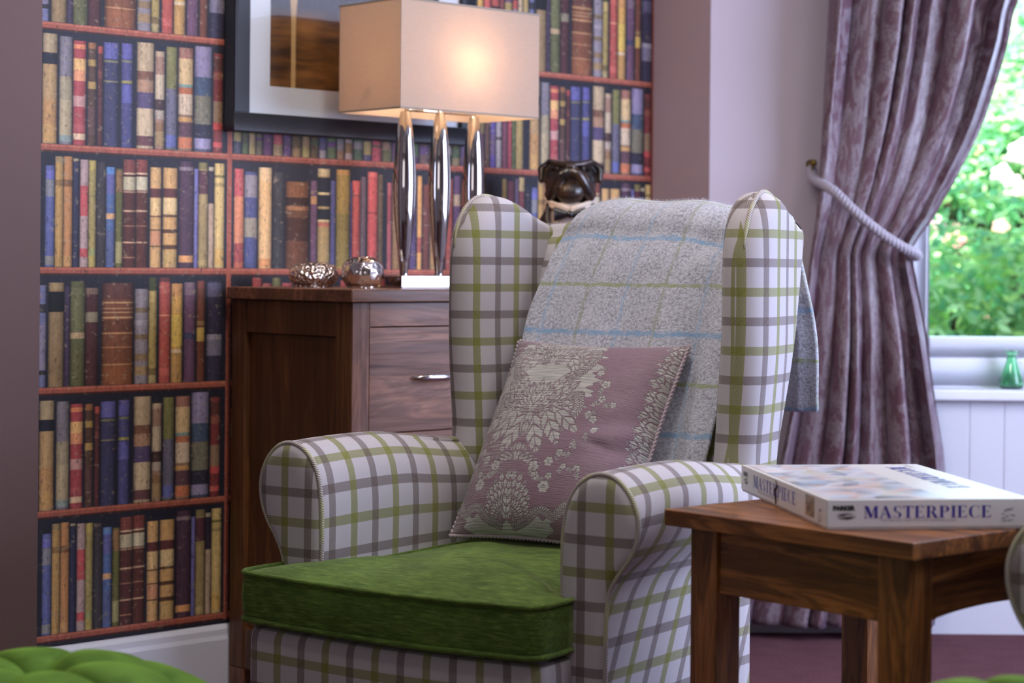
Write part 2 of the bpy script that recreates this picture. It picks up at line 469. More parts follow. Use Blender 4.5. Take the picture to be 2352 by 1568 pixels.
# ------------------------------------------------------------------ the papered wall: frame of reference
WD = Vector((0.733, 0.680, 0)).normalized(); WN = Vector((0.680, -0.733, 0)).normalized(); W0 = Vector((-0.6447, 4.427, 0))
WANG = math.atan2(WD.y, WD.x)
def wallpt(u, d, z=0.0): p = W0 + WD * u + WN * d; return Vector((p.x, p.y, z))
def WP(x, y):
    """place on the papered wall of a point measured on the photograph"""
    dx, dy = x - 1176, y - 612
    s = (dx + ROLL * dy) / FPX; t = (dy - ROLL * dx) / FPX
    den = WD.x / WD.y - s; Z = (W0.y * WD.x / WD.y - W0.x) / den
    return (Z - W0.y) / WD.y, HC - t * Z

# ---- room shell
ROOM_H = 2.5
def box_obj(name, a, b, mat, bevel=0):
    m = MB(); m.box(a, b); return m.build(name, mat, smooth=False, bevel=bevel)
fl = struct(box_obj('floor', (-3.2, -2.2, -0.05), (3.2, 6.2, 0.0), M_CARPET))
ce = struct(box_obj('ceiling', (-3.2, -2.2, ROOM_H), (3.2, 6.2, ROOM_H + 0.05), M_CEIL))
struct(box_obj('wall_rear', (-3.2, -2.3, 0), (3.2, -2.2, ROOM_H), M_DARKWALL))
m = MB(); X = 2.9
m.box((X, -2.2, 0), (X + .1, 1.9, ROOM_H)); m.box((X, 4.3, 0), (X + .1, 6.2, ROOM_H)); m.box((X, 1.9, 0), (X + .1, 4.3, 0.65)); m.box((X, 1.9, 2.25), (X + .1, 4.3, ROOM_H))
struct(m.build('wall_right', M_LILAC, smooth=False))
struct(box_obj('wall_left', (-3.3, -2.2, 0), (-3.2, 6.2, ROOM_H), M_DARKWALL))

# wall with the printed bookcase paper
PU0, PU1 = -0.75, WP(1499, 300)[0]
# ---- wallpaper print
random.seed(4)
SH = [1.449, 1.196, 0.940, 0.690, 0.434, 0.175]          # tops of the printed shelves
T_SH = 0.0165
def rowA():
    f = lambda x, y: WP(80 + x * .40816, 600 + y * .40816)
    B = [(22,65,135,'5a5e92',[(240,290,'30303e'),(615,640,'2a2a30'),(360,610,'6f6a8e')]),
     (78,165,120,'7d6747',[(170,285,'15151a'),(120,160,'8a7550')]), (168,200,140,'3a2e4c',[]),
     (200,283,112,'54573a',[(150,380,'5e6142'),(400,435,'a08868')]), (285,358,150,'432228',[(285,342,'7a7264'),(150,185,'6f5a55')]),
     (378,555,122,'6a3a1c',[(122,215,'55302a'),(228,236,'b08a5a'),(262,268,'a07a50'),(284,290,'a88458'),(312,320,'b58a55'),(330,395,'5a3018'),(400,408,'a4774a'),(480,486,'9a6a3c'),(575,585,'9a6a3c'),(590,690,'7c4418')]),
     (563,640,155,'7a7488',[(260,290,'6a5a4a'),(330,360,'8a8498'),(410,440,'6a5848'),(520,560,'75604a'),(590,640,'8a7050')]),
     (642,688,85,'8c7a3e',[(85,165,'3e4428'),(170,230,'a08a4a'),(600,640,'6a5a34'),(640,685,'94845a')]),
     (700,765,90,'94301c',[(90,115,'5a2a28'),(120,180,'a03a22'),(300,308,'c07a5a'),(600,640,'a84030')]),
     (768,832,125,'b08418',[(125,195,'a87428'),(300,480,'b89a20'),(495,515,'b8a48a'),(515,680,'a07830')]),
     (840,905,118,'5c3e60',[(118,190,'6c5670'),(400,440,'3a3a5e')]), (912,958,110,'5e3020',[(110,150,'6a2e26'),(335,360,'7a5c3a'),(372,450,'a88a28')]),
     (968,1055,110,'302c4a',[(120,200,'4e4c72'),(410,450,'8a86a0'),(440,530,'6a6688')])]
    return [(f(a,t)[0], f(b,t)[0], f((a+b)/2,t)[1], c, [(f((a+b)/2,y0)[1], f((a+b)/2,y1)[1], cc) for y0,y1,cc in bd]) for a,b,t,c,bd in B], SH[3]
def rowB():
    f = lambda x, y: WP(80 + x * .40816, y * .40816)
    B = [(45,128,188,'9a7c50',[(188,292,'94846a'),(295,360,'1e2034'),(560,700,'a0763c'),(700,796,'a87f3c')]),
     (140,213,205,'6e6a80',[(430,560,'8c8270'),(560,760,'9a8c74'),(760,798,'7a8a90')]),
     (218,290,230,'8e2430',[(250,275,'c0682c'),(330,395,'c89a54'),(395,455,'c07a4a'),(540,600,'a87a80'),(700,740,'9a3a40'),(752,786,'bca088')]),
     (300,347,240,'4a342c',[(240,275,'805026'),(335,372,'8e7434'),(460,500,'9a7c3c'),(600,760,'54383a')]),
     (355,384,260,'4c2428',[(260,300,'8e2c20'),(400,440,'62302c')]),
     (388,474,240,'34345e',[(240,330,'4c4c9a'),(340,352,'6a6a58'),(455,462,'7a7458')]),
     (488,552,245,'3c3c78',[(245,330,'4c489a'),(340,352,'6a6a58'),(455,470,'8a8440'),(480,580,'4a4a9c')]),
     (576,672,240,'a08c74',[(400,450,'6a4434'),(450,540,'94705a'),(520,610,'4a3e6c'),(610,765,'b09c84'),(765,820,'5c3840')]),
     (678,732,290,'86665a',[(290,320,'9c8874'),(420,560,'a49484'),(560,620,'402c30'),(620,670,'9a8c88'),(690,740,'7a5a3c'),(740,820,'8c7450')]),
     (740,802,265,'56585a',[(265,500,'6c6c40'),(500,760,'5c5a78'),(760,830,'4e56a0')]),
     (810,892,270,'7c6050',[(270,330,'8a5a50'),(330,475,'b89c70'),(475,492,'6a8a90'),(495,540,'a0521c'),(530,645,'b8a494'),(660,685,'b0823c'),(690,770,'54384a'),(775,835,'b05c24')]),
     (900,997,262,'3e4468',[(262,435,'7c74a4'),(435,540,'3c4c70'),(540,700,'6c6a62'),(700,780,'2c2c44'),(780,838,'837cae')]),
     (1005,1060,300,'6c2024',[(330,400,'502a2a'),(410,450,'7c4030'),(570,690,'7e6450'),(690,730,'aa1c16'),(800,830,'b02c24')])]
    return [(f(a,t)[0], f(b,t)[0], f((a+b)/2,t)[1], c, [(f((a+b)/2,y0)[1], f((a+b)/2,y1)[1], cc) for y0,y1,cc in bd]) for a,b,t,c,bd in B], SH[1]
def rowC():
    f = lambda x, y: WP(80 + x * .40816, y * .40816)
    B = [(18,40,930,'2c2c44',[]),(60,113,930,'4a5296',[(960,1005,'5a58b4'),(1010,1105,'74768c'),(1440,1490,'7c7c84')]),
     (115,162,880,'9e7a34',[(880,915,'8a7450'),(1010,1045,'7a5c28')]), (163,213,880,'a06a2a',[(1010,1050,'70481e'),(1440,1495,'a87c3a')]),
     (216,250,892,'2c2c4c',[(892,905,'8a8068')]),
     (256,304,898,'9a828c',[(1045,1215,'a62c34'),(1398,1446,'a82c34')]), (300,346,902,'9a8a3c',[(960,1400,'8c7e44'),(1400,1440,'848a58')]),
     (350,402,910,'38343e',[]), (400,452,940,'3c5696',[(940,980,'3c70bc'),(980,1090,'50509a'),(1200,1232,'b88c5c'),(1300,1490,'46528a')]),
     (456,496,950,'5a5a2c',[(960,1080,'7c5c34'),(1360,1480,'8a845a')]),
     (497,570,898,'4a221c',[(898,970,'6e3028'),(972,982,'c09c84'),(995,1070,'a8a088'),(1075,1084,'9c7864'),(1182,1192,'b08c74'),(1268,1274,'8a5c44'),(1360,1368,'b89070'),(1445,1452,'9c6c50')]),
     (571,637,898,'4e241c',[(898,970,'702c24'),(972,982,'c09c84'),(995,1070,'b4ac98'),(1075,1084,'9c7864'),(1182,1192,'b08c74'),(1268,1274,'8a5c44'),(1360,1368,'b89070')]),
     (650,713,942,'b88e50',[(1060,1112,'56282c'),(1115,1210,'c0a068'),(1214,1222,'5c3c24'),(1290,1298,'5c3c24'),(1300,1380,'b87c50'),(1382,1390,'5c3c24')]),
     (722,803,945,'b48a4a',[(1060,1112,'56282c'),(1115,1205,'c4aa78'),(1208,1222,'503420'),(1290,1312,'503420'),(1378,1402,'503420'),(1410,1490,'b09050')]),
     (812,896,908,'46304a',[(940,960,'7c6c80'),(1438,1476,'c4863c')]), (898,921,950,'5c58a4',[]),
     (922,976,915,'8c7a50',[(915,955,'6e6640'),(960,1092,'4e2a3c'),(1460,1492,'9c8a58')]),
     (978,1010,940,'9c8678',[(940,960,'9c9488'),(962,1145,'2c263c')]), (1012,1068,920,'b49c5c',[(985,1000,'6c6434'),(1030,1050,'94804c'),(1400,1490,'b89440')])]
    return [(f(a,t)[0], f(b,t)[0], f((a+b)/2,t)[1], c, [(f((a+b)/2,y0)[1], f((a+b)/2,y1)[1], cc) for y0,y1,cc in bd]) for a,b,t,c,bd in B], SH[2]
def midC():
    f = lambda x, y: WP(500 + x * .4465, y * .4465)
    B = [(85,136,868,'a44c30',[(868,1010,'a03038'),(1010,1250,'b4683c'),(1250,1350,'8c2c2c')]), (138,206,884,'3c4480',[(900,1015,'7c7890'),(1120,1220,'86807c')]),
     (212,279,862,'c09c68',[(862,930,'c4a880'),(1330,1375,'b87c3c')]), (285,346,885,'34343e',[]),
     (350,470,935,'5a3a22',[(935,1015,'6e421c'),(1015,1060,'33201c'),(1060,1082,'8a5a34'),(1120,1240,'40241a'),(1240,1370,'5c341a')]),
     (478,513,930,'5c4064',[(1010,1050,'9c7448')]), (515,579,868,'8e7a4a',[(868,905,'a89870'),(912,990,'1c1c2a'),(990,1000,'b4a47c'),(1003,1062,'1c1c2a'),(1075,1130,'1e1e28'),(1130,1140,'b8a880'),(1145,1165,'9a4c38')]),
     (582,607,930,'40407c',[]), (610,682,873,'8e7830',[(873,900,'a87c2c'),(1100,1370,'7c7034')]), (683,692,935,'36347c',[]),
     (692,734,930,'a03426',[(930,1000,'b43830'),(1000,1010,'7a3a3a')]), (736,765,910,'5c4c5c',[]), (772,824,885,'aa2a24',[(885,910,'c04038'),(1090,1100,'7c2420')]),
     (826,852,898,'5a4c3a',[]), (872,896,940,'90404c',[(1000,1150,'803038')]), (900,940,925,'7c5c34',[]), (944,985,935,'6c3038',[]), (988,1024,915,'46366c',[]),
     (1028,1052,905,'b8842c',[(1220,1300,'8e3c24')]), (1056,1092,950,'5c2c24',[]), (1094,1130,930,'8c6c3c',[]), (1134,1170,940,'4a3470',[]),(1174,1210,920,'8c3a34',[]),
     (1214,1250,905,'5a4474',[(1000,1060,'a09088')]), (1254,1290,930,'6c3c34',[]), (1296,1340,945,'5c2c34',[])]
    g = lambda x, y: WP(1080 + x * .35714, y * .35714)
    B2 = [(60,135,1165,'282430',[]), (205,236,1150,'7c6834',[]),(240,286,1165,'5c2c40',[]),(290,311,1150,'5c4c74',[]),(313,350,1140,'6c2c38',[(1140,1230,'a08c5c')]),(352,392,1170,'54304c',[]),
          (398,433,1175,'5854a4',[(1200,1260,'3c44b0')]),(438,512,1150,'a4742c',[(1150,1250,'8c6830')])]
    k = lambda F, L: [(F(a,t)[0], F(b,t)[0], F((a+b)/2,t)[1], c, [(F((a+b)/2,y0)[1], F((a+b)/2,y1)[1], cc) for y0,y1,cc in bd]) for a,b,t,c,bd in L]
    return k(f, B) + k(g, B2), SH[2]
def midB():
    g = lambda x, y: WP(1080 + x * .35714, y * .35714)
    B2 = [(62,92,720,'4c2c44',[(780,860,'6c5c34')]),(96,127,730,'54382c',[]),(130,166,720,'4a348c',[(860,1000,'5c4474')]),(168,202,715,'8c8490',[(880,900,'4c3c44')]),(206,242,730,'643048',[]),(244,269,735,'8e1c2c',[]),
          (271,290,730,'4c5c34',[]),(292,342,720,'8c7840',[]),(346,388,735,'6c2c2c',[]),(394,444,720,'a0844c',[(960,1060,'a87c3c')])]
    L = [(g(a,t)[0], g(b,t)[0], g((a+b)/2,t)[1], c, [(g((a+b)/2,y0)[1], g((a+b)/2,y1)[1], cc) for y0,y1,cc in bd]) for a,b,t,c,bd in B2]
    f = lambda x, y: WP(500 + x * .4465, y * .4465)
    cols = '44465e 4c5a40 8c7c44 5c5448 503058 8c7454 54346c 7c6440 8c8450 5a4a30 7c7884 506040 84644c 9a8890 4a6050 46406c 9c2c3c 5c5c38 4a3a64 7c5c50 54305c 5c4444 46466c 6c3444 4a4a3c 7c6c50 503c64'.split()
    x = 82
    for i, c in enumerate(cols):
        wd = random.choice([36, 44, 52, 40]); L.append((f(x, 690)[0], f(x + wd - 3, 690)[0], 1.196 + random.uniform(.17, .215), c, [(1.21 + random.random() * .02, 1.235 + random.random() * .02, random.choice(cols))])); x += wd
        if f(x, 690)[0] > L[0][0] - .01: break
    return L, SH[1]
def fill(u0, u1, shelf, pal, hmin=.17, hmax=.22):
    L = []; u = u0
    while u < u1 - .015:
        wd = random.uniform(.016, .032); wd = min(wd, u1 - u); c = random.choice(pal); h = random.uniform(hmin, hmax)
        bd = [(shelf + h * random.uniform(.6, .8), shelf + h * random.uniform(.82, .9), random.choice(pal))] if random.random() < .6 else []
        if random.random() < .5: bd.append((shelf + h * random.uniform(.1, .2), shelf + h * random.uniform(.22, .3), random.choice(pal)))
        L.append((u, u + wd - .0015, shelf + h, c, bd)); u += wd
    return L
PAL = '8c7840 5c4064 a03426 3c4480 5a3a22 8e7a4a 54573a 432228 94301c b08418 6e6a80 34345e a08c74 4a3a64 6c2c2c'.split()
UDIV = WP(520, 612)[0]; PER = 1.387
A, B_, Cc = rowA(), rowB(), rowC(); MC, MBk = midC(), midB()
TOPROWS = [SH[0] + .254 * k for k in (4, 3, 2, 1)]
pal = PAL
rows = []   # (shelf z, list of books)
def shifted(row, dz, du): return [(a + du, b + du, t + dz, c, [(y0 + dz, y1 + dz, cc) for y0, y1, cc in bd]) for a, b, t, c, bd in row[0]]
def tops(L, zs, margin=.006): return L
for k, z in enumerate(TOPROWS + SH):
    typ = [B_, Cc, A, B_, A, B_, Cc, A, B_, Cc][k] if k < 4 else [A, B_, Cc, A, B_, Cc][k - 4]
    if k < 4: typ = [Cc, A, B_, Cc][k]
    dz = z - typ[1]
    L = shifted(typ, dz, 0) + shifted(typ, dz, PER) + fill(PU0, shifted(typ, 0, 0)[0][0] - .003, z, pal)
    umid0 = UDIV + .014; umid1 = min(b[0] for b in shifted(typ, dz, PER)) - .002
    if abs(z - SH[2]) < .01: mid = [b for b in MC[0]]
    elif abs(z - SH[1]) < .01: mid = MBk[0]
    elif abs(z - SH[5]) < .01: mid = [(a, b, t - .765, c, [(p - .765, q - .765, cc) for p, q, cc in bd]) for a, b, t, c, bd in MC[0]]
    elif abs(z - SH[3]) < .01: mid = fill(umid0, umid1, z, ['2c2a3a', '34304a', 'a89a34', '8e2c30', '5a5a34', '3c3450'], .17, .236)
    else: mid = fill(umid0, umid1, z, pal)
    L += [b for b in mid if b[0] >= umid0 - .004 and b[1] < umid1 + .004]
    rows.append((z, sorted(L, key=lambda b: b[0])))
GAIN = 1.15
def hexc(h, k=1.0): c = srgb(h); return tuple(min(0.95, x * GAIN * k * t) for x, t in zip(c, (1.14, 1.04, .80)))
def build_wall_paper():
    m = MB()
    ZB, ZT = 0.0, ROOM_H
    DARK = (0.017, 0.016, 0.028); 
    def quad(u0, u1, z0, z1, cl, cr=None, mid=None):
        if u1 - u0 < 1e-5 or z1 - z0 < 1e-5: return
        cr = cr or cl
        pts = [wallpt(u0, 0, z0), wallpt(u1, 0, z0), wallpt(u1, 0, z1), wallpt(u0, 0, z1)]
        i0 = len(m.v)
        for p in pts: m.add(p)
        m.face([i0, i0 + 1, i0 + 2, i0 + 3], None, 0, [cl, cr, cr, cl])
    def bays(u0, u1):
        """leave out the printed upright"""
        out = []; a, b = UDIV, UDIV + .0125
        for x0, x1 in ((u0, min(u1, a)), (max(u0, b), u1)):
            if x1 - x0 > 1e-4: out.append((x0, x1))
        return out
    OR, ORD, ORL = hexc('8c3c22'), hexc('3c1a12'), hexc('a04c2c')
    zs = [r[0] for r in rows]
    quad(PU0, PU1, ZB, zs[-1] - T_SH, DARK)
    for k, (z, L) in enumerate(rows):
        ztop = (rows[k - 1][0] - T_SH) if k else ZT
        # shelf edge: three thin strips
        for x0, x1 in bays(PU0, PU1):
            quad(x0, x1, z - T_SH, z - T_SH * .75, ORD); quad(x0, x1, z - T_SH * .75, z - T_SH * .3, OR); quad(x0, x1, z - T_SH * .3, z, ORL)
        quad(UDIV, UDIV + .0125, z - T_SH, ztop, ORD if False else OR)
        cur = PU0
        items = []
        for b in L:
            a, e = max(b[0], cur), min(b[1], PU1)
            if e - a < .002: continue
            items.append((cur, a, None)); items.append((a, e, b)); cur = e
        items.append((cur, PU1, None))
        for a, e, b in items:
            for x0, x1 in bays(a, e):
                if b is None: quad(x0, x1, z, ztop, DARK); continue
                top = min(b[2], ztop - .004)
                ed = sorted(set([z + .001, top] + [max(z + .001, min(top, y)) for bd in b[4] for y in bd[:2]]))
                quad(x0, x1, z, z + .001, DARK)
                for z0, z1 in zip(ed, ed[1:]):
                    mid_ = (z0 + z1) / 2; c = b[3]
                    for y0, y1, cc in b[4]:
                        if min(y0, y1) <= mid_ <= max(y0, y1): c = cc
                    # printed rounding of the spine
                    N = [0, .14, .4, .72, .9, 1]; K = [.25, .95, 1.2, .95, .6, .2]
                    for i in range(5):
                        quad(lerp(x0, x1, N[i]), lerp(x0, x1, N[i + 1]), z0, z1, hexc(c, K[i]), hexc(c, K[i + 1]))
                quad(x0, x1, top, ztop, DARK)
    # right hand trim of the print
    o = m.build('wall_back', M_PAPER, smooth=False, merge=False, colors=True); struct(o)
    m2 = MB(); i0 = 0
    for p in (wallpt(PU1, 0, 0), wallpt(PU1, 0, ROOM_H), wallpt(PU1 + .008, .0006, ROOM_H), wallpt(PU1 + .008, .0006, 0)): pass
    m2 = MB(); M = Matrix.Translation(W0) @ Matrix.Rotation(WANG, 4, 'Z')
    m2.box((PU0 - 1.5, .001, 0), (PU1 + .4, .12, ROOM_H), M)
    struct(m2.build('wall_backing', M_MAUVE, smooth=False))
    return o
build_wall_paper()
def wall_box(m, u0, u1, d0, d1, z0, z1):
    M = Matrix.Translation(W0) @ Matrix.Rotation(WANG, 4, 'Z')      # local y = away from the room
    m.box((u0, -d1, z0), (u1, -d0, z1), M)
# printed upright strip closing the paper at the corner
m = MB(); wall_box(m, PU1 - .007, PU1, 0.0004, .0012, .15, ROOM_H); struct(m.build('trim_1', simple('printed_red_edge', '#7a3420', .6), smooth=False))
# return beside the alcove and front wall with the window
PIL = .205
RP0 = wallpt(PU1, 0); RP1 = wallpt(PU1, PIL)
m = MB()
def prism(m, poly, z0, z1, mi=0):
    i0 = len(m.v); n = len(poly)
    for z in (z0, z1):
        for p in poly: m.add((p[0], p[1], z))
    for k in range(n): m.face([i0 + k, i0 + (k + 1) % n, i0 + n + (k + 1) % n, i0 + n + k], None, mi)
    m.face([i0 + k for k in range(n)][::-1], None, mi); m.face([i0 + n + k for k in range(n)], None, mi)
YW = RP1.y
WX0, WX1, WZ0, WZ1 = 1.045, 2.45, 0.640, 2.15
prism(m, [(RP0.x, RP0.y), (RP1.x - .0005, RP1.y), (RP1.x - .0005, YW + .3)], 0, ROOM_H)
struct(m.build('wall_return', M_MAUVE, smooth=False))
m = MB()
m.box((RP1.x, YW, 0), (WX0, YW + .16, ROOM_H)); m.box((WX0, YW, 0), (WX1, YW + .16, WZ0 - .03)); m.box((WX0, YW, WZ1), (WX1, YW + .16, ROOM_H)); m.box((WX1, YW, 0), (3.0, YW + .16, ROOM_H))
struct(m.build('wall_front', M_LILAC, smooth=False))
# panelling below the sill
m = MB(); x = 1.02
while x < 2.88:
    m.box((x, YW - .014, .15), (x + .0902, YW - .0005, .612)); x += .0905
struct(m.build('trim_2', M_WHITE, smooth=False, bevel=.003))
# sill
m = MB(); m.box((1.0, YW - .045, WZ0 - .029), (2.88, YW + .115, WZ0)); struct(m.build('window_sill', M_UPVC, smooth=False, bevel=.006))
# window frame
wn = MB(); yf = YW + .075
def wbar(m, x0, x1, z0, z1, y0=yf, y1=yf + .07): m.box((x0, y0, z0), (x1, y1, z1))
wbar(wn, WX0, WX0 + .055, WZ0, WZ1); wbar(wn, WX1 - .055, WX1, WZ0, WZ1); wbar(wn, WX0 + .055, WX1 - .055, WZ0, WZ0 + .075); wbar(wn, WX0 + .055, WX1 - .055, WZ1 - .06, WZ1)
wo = struct(wn.build('window_1', M_UPVC, smooth=False, bevel=.004))
sa = MB(); sx0, sx1, sz0, sz1 = WX0 + .0556, WX1 - .0556, WZ0 + .0756, WZ1 - .0606
wbar(sa, sx0, sx0 + .012, sz0, sz1, yf + .006, yf + .06); wbar(sa, sx1 - .05, sx1, sz0, sz1, yf + .006, yf + .06)
wbar(sa, sx0 + .012, sx1 - .05, sz0, sz0 + .058, yf + .006, yf + .06); wbar(sa, sx0 + .012, sx1 - .05, sz1 - .05, sz1, yf + .006, yf + .06)
sa.build('window_sash', M_UPVC, wo, smooth=False, bevel=.004)
gl = MB(); gl.box((sx0 + .012, yf + .03, sz0 + .058), (sx1 - .05, yf + .034, sz1 - .05)); gl.build('window_pane', M_PANE, wo, smooth=False)
# second window, in the right wall
wn = MB(); X = 2.93
for a, b in (((X, 1.9, .65), (X + .06, 1.96, 2.25)), ((X, 4.24, .65), (X + .06, 4.3, 2.25)), ((X, 3.07, .71), (X + .06, 3.13, 2.19)), ((X, 1.96, .65), (X + .06, 4.24, .71)), ((X, 1.96, 2.19), (X + .06, 4.24, 2.25))): wn.box(a, b)
struct(wn.build('window_2', M_UPVC, smooth=False))
# skirtings
def skirt(name, M, L):
    m = MB(); prof = [(0.001, 0), (0.018, 0), (0.018, .118), (0.0145, .128), (0.0135, .140), (0.008, .148), (0.001, .150)]
    i0 = 0; n = len(prof)
    for x in (0, L):
        for d, z in prof: m.add(M @ Vector((x, -d, z)))
    for i in range(n): m.face([i, (i + 1) % n, n + (i + 1) % n, n + i])
    m.face(list(range(n))); m.face(list(range(n, 2 * n))[::-1])
    return struct(m.build(name, M_WHITE, smooth=False))
MW = Matrix.Translation(W0) @ Matrix.Rotation(WANG, 4, 'Z')
skirt('baseboard_back', MW @ Matrix.Translation((PU0, 0, 0)), PU1 - PU0 - .002)
skirt('baseboard_front', Matrix.Translation((RP1.x, YW, 0)), 3.0 - RP1.x - .15)
ang = math.atan2(RP1.y - RP0.y, RP1.x - RP0.x)
skirt('baseboard_return', Matrix.Translation(RP0) @ Matrix.Rotation(ang, 4, 'Z'), PIL)
# chimney pier at the left of the alcove
PD = .30
def pier_u():
    lo, hi = -1.5, .3
    for _ in range(50):
        md = (lo + hi) / 2; p = wallpt(md, PD); 
        s = p.x / p.y * FPX + 1176 - 0.0
        if s < 92: lo = md
        else: hi = md
    return lo
uP = pier_u()
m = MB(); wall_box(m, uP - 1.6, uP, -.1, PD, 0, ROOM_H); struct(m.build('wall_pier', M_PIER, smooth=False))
skirt('baseboard_pier', MW @ Matrix.Translation((uP - 1.5, -PD, 0)), 1.5)

# ------------------------------------------------------------------ sideboard
SL, SD, SHt = 1.255, .435, .90
us0 = 0.012
sb = thing('sideboard', 'dark oak sideboard with drawers against the book-print wall, behind the armchair', 'sideboard', wallpt(us0, .018), WANG)
# local: x along the wall, y into the wall (front is -y), origin rear left foot
def sbx(name, a, b, mat, bev=.002, par=sb):
    m = MB(); m.box(a, b); return m.build(name, mat, par, smooth=False, bevel=bev)
sbx('worktop', (-.012, -SD - .012, SHt - .027), (SL + .012, 0, SHt), M_SBX, .003)
F = -SD
m = MB()
m.box((0, F + .005, .06), (.055, F + .055, SHt - .0275)); m.box((0, -.055, .06), (.055, -.004, SHt - .0275))        # side stiles
m.box((.003, F + .055, SHt - .10), (.05, -.055, SHt - .0275)); m.box((.003, F + .055, .06), (.05, -.055, .15))       # side rails
m.box((.014, F + .055, .15), (.045, -.055, SHt - .10))
m.build('side_panel', M_SBZS, sb, smooth=False, bevel=.0025)
m = MB(); m.box((SL - .055, F + .005, .06), (SL, -.004, SHt - .0275)); m.build('side_panel', M_SBZS, sb, smooth=False, bevel=.0025)
m = MB(); m.box((.056, -.02, .06), (SL - .056, -.006, SHt - .028)); m.build('back_board', M_SBX, sb, smooth=False)
m = MB(); m.box((.0555, F + .04, .06), (SL - .0555, -.022, .08)); m.build('bottom_board', M_SBX, sb, smooth=False)
# front frame: stiles and rails
zr = [SHt - .0275, SHt - .078, SHt - .302, SHt - .340, SHt - .565, SHt - .603, .15, .06]
CW = (SL - 4 * .045) / 3
COLS = [(.045 + k * (CW + .045), .045 + k * (CW + .045) + CW) for k in range(3)]
for k in range(4):
    x0 = k * (CW + .045); m = MB(); m.box((x0, F, .06), (x0 + .045, F + (.0045 if k in (0, 3) else .03), SHt - .0275)); m.build('front_stile', M_SBZ, sb, smooth=False, bevel=.0015)
m = MB()
for a, b in ((zr[1], zr[0]), (zr[3], zr[2]), (zr[5], zr[4]), (zr[7], zr[6])):
    for x0, x1 in COLS:
        m = MB(); m.box((x0 + .0004, F, a), (x1 - .0004, F + .03, b)); m.build('front_rail', M_SBX, sb, smooth=False, bevel=.0015)
def drawer(x0, x1, z0, z1):
    m = MB(); m.box((x0 + .0018, F + .0015, z0 + .0018), (x1 - .0018, F + .022, z1 - .0018))
    m.box((x0 + .02, F + .0225, z0 + .01), (x1 - .02, -.03, z1 - .02))
    d = m.build('drawer', M_SBX, sb, smooth=False, bevel=.0012)
    h = MB(); xc = (x0 + x1) / 2; zc = (z0 + z1) / 2 + .003; L = .062
    def P(a, b):
        t = a * 2 - 1; th = b * 2 * PI
        r = .0065 * (1 - .75 * t * t) + .0012
        return Vector((xc + t * L, F - .022 * (1 - t * t) ** .5 - .002 + math.sin(th) * r * .6, zc + math.cos(th) * r))
    h.grid(24, 10, P, cv=True); h.build('handle', M_HANDLE, d)
for (x0, x1) in COLS:
    for a, b in ((zr[2], zr[1]), (zr[4], zr[3]), (zr[6], zr[5])): drawer(x0, x1, a, b)
for x, y in ((.0, F + .002), (SL - .05, F + .002), (0, -.056), (SL - .05, -.056)):
    m = MB(); m.box((x, y, 0), (x + .05, y + .05, .0595)); m.build('foot', M_SBZ, sb, smooth=False, bevel=.002)

# ------------------------------------------------------------------ table lamp
lp = thing('table_lamp', 'table lamp with oblong linen shade on three chrome spindles, standing on the sideboard', 'lamp', wallpt(.414, .257, SHt), WANG)
m = MB(); m.box((-.14, -.038, .0), (.14, .038, .0275)); m.build('base', M_CHROME, lp, smooth=False, bevel=.0015)
prof = [(.0, .0), (.009, .0), (.0095, .01), (.0135, .04), (.019, .09), (.0235, .14), (.0258, .19), (.0258, .22), (.0235, .265), (.0195, .31), (.0150, .345), (.0118, .362), (.0105, .366), (0, .366)]
for k, x in enumerate((-.103, 0, .103)):
    pr = [(sinterp([(z, r) for r, z in prof[1:-1]], z / 60 * .366), z / 60 * .366) for z in range(61)]
    m = MB(); m.lathe([(0, 0)] + pr + [(0, .366)], 40, Matrix.Translation((x, 0, .028))); m.build('spindle', M_CHROME, lp, auto=60)
m = MB(); m.lathe([(0, 0), (.011, 0), (.011, .004), (.008, .006), (.008, .05), (.013, .052), (.013, .08), (0, .08)], 20, Matrix.Translation((0, 0, .394))); m.build('lamp_holder', M_CHROME, lp, auto=40)
sw, sd2, z0, z1 = .206, .108, .390, .631
m = MB()
m.tube([(-.103, 0, .398), (.103, 0, .398)], .0028, 8); m.tube([(0, -sd2 + .002, .44), (0, sd2 - .002, .44)], .0022, 8); m.tube([(-sw + .002, 0, .44), (sw - .002, 0, .44)], .0022, 8)
m.build('shade_carrier', M_CHROME, lp)
m = MB()
ts = .0018
for a, b in (((-sw, -sd2), (sw, -sd2 + ts)), ((-sw, sd2 - ts), (sw, sd2)), ((-sw, -sd2 + ts), (-sw + ts, sd2 - ts)), ((sw - ts, -sd2 + ts), (sw, sd2 - ts))):
    m.box((a[0], a[1], z0), (b[0], b[1], z1))
so = m.build('lamp_shade', M_SHADE, lp, smooth=False)
e = .0008
for zz in (z0, z1 - .004):
    m = MB()
    for a, b in (((-sw - e, -sd2 - e), (sw + e, -sd2)), ((-sw - e, sd2), (sw + e, sd2 + e)), ((-sw - e, -sd2), (-sw, sd2)), ((sw, -sd2), (sw + e, sd2))):
        m.box((a[0], a[1], zz), (b[0], b[1], zz + .004))
    m.build('shade_trim', M_TRIM, so, smooth=False)
m = MB(); m.ball((.0, 0, .505), (.028, .028, .034)); bulb_m = G('lit_bulb'); bulb_m.b.inputs['Emission Color'].default_value = (1, .72, .42, 1); bulb_m.b.inputs['Emission Strength'].default_value = 30
m.build('bulb', bulb_m.m, lp)
bl = lamp('bulb_light', 'POINT', (0, 0, 0), 5.6, (1, .78, .56), shadow_soft_size=.04); bl.parent = lp; bl.location = (.0, -.034, .50)

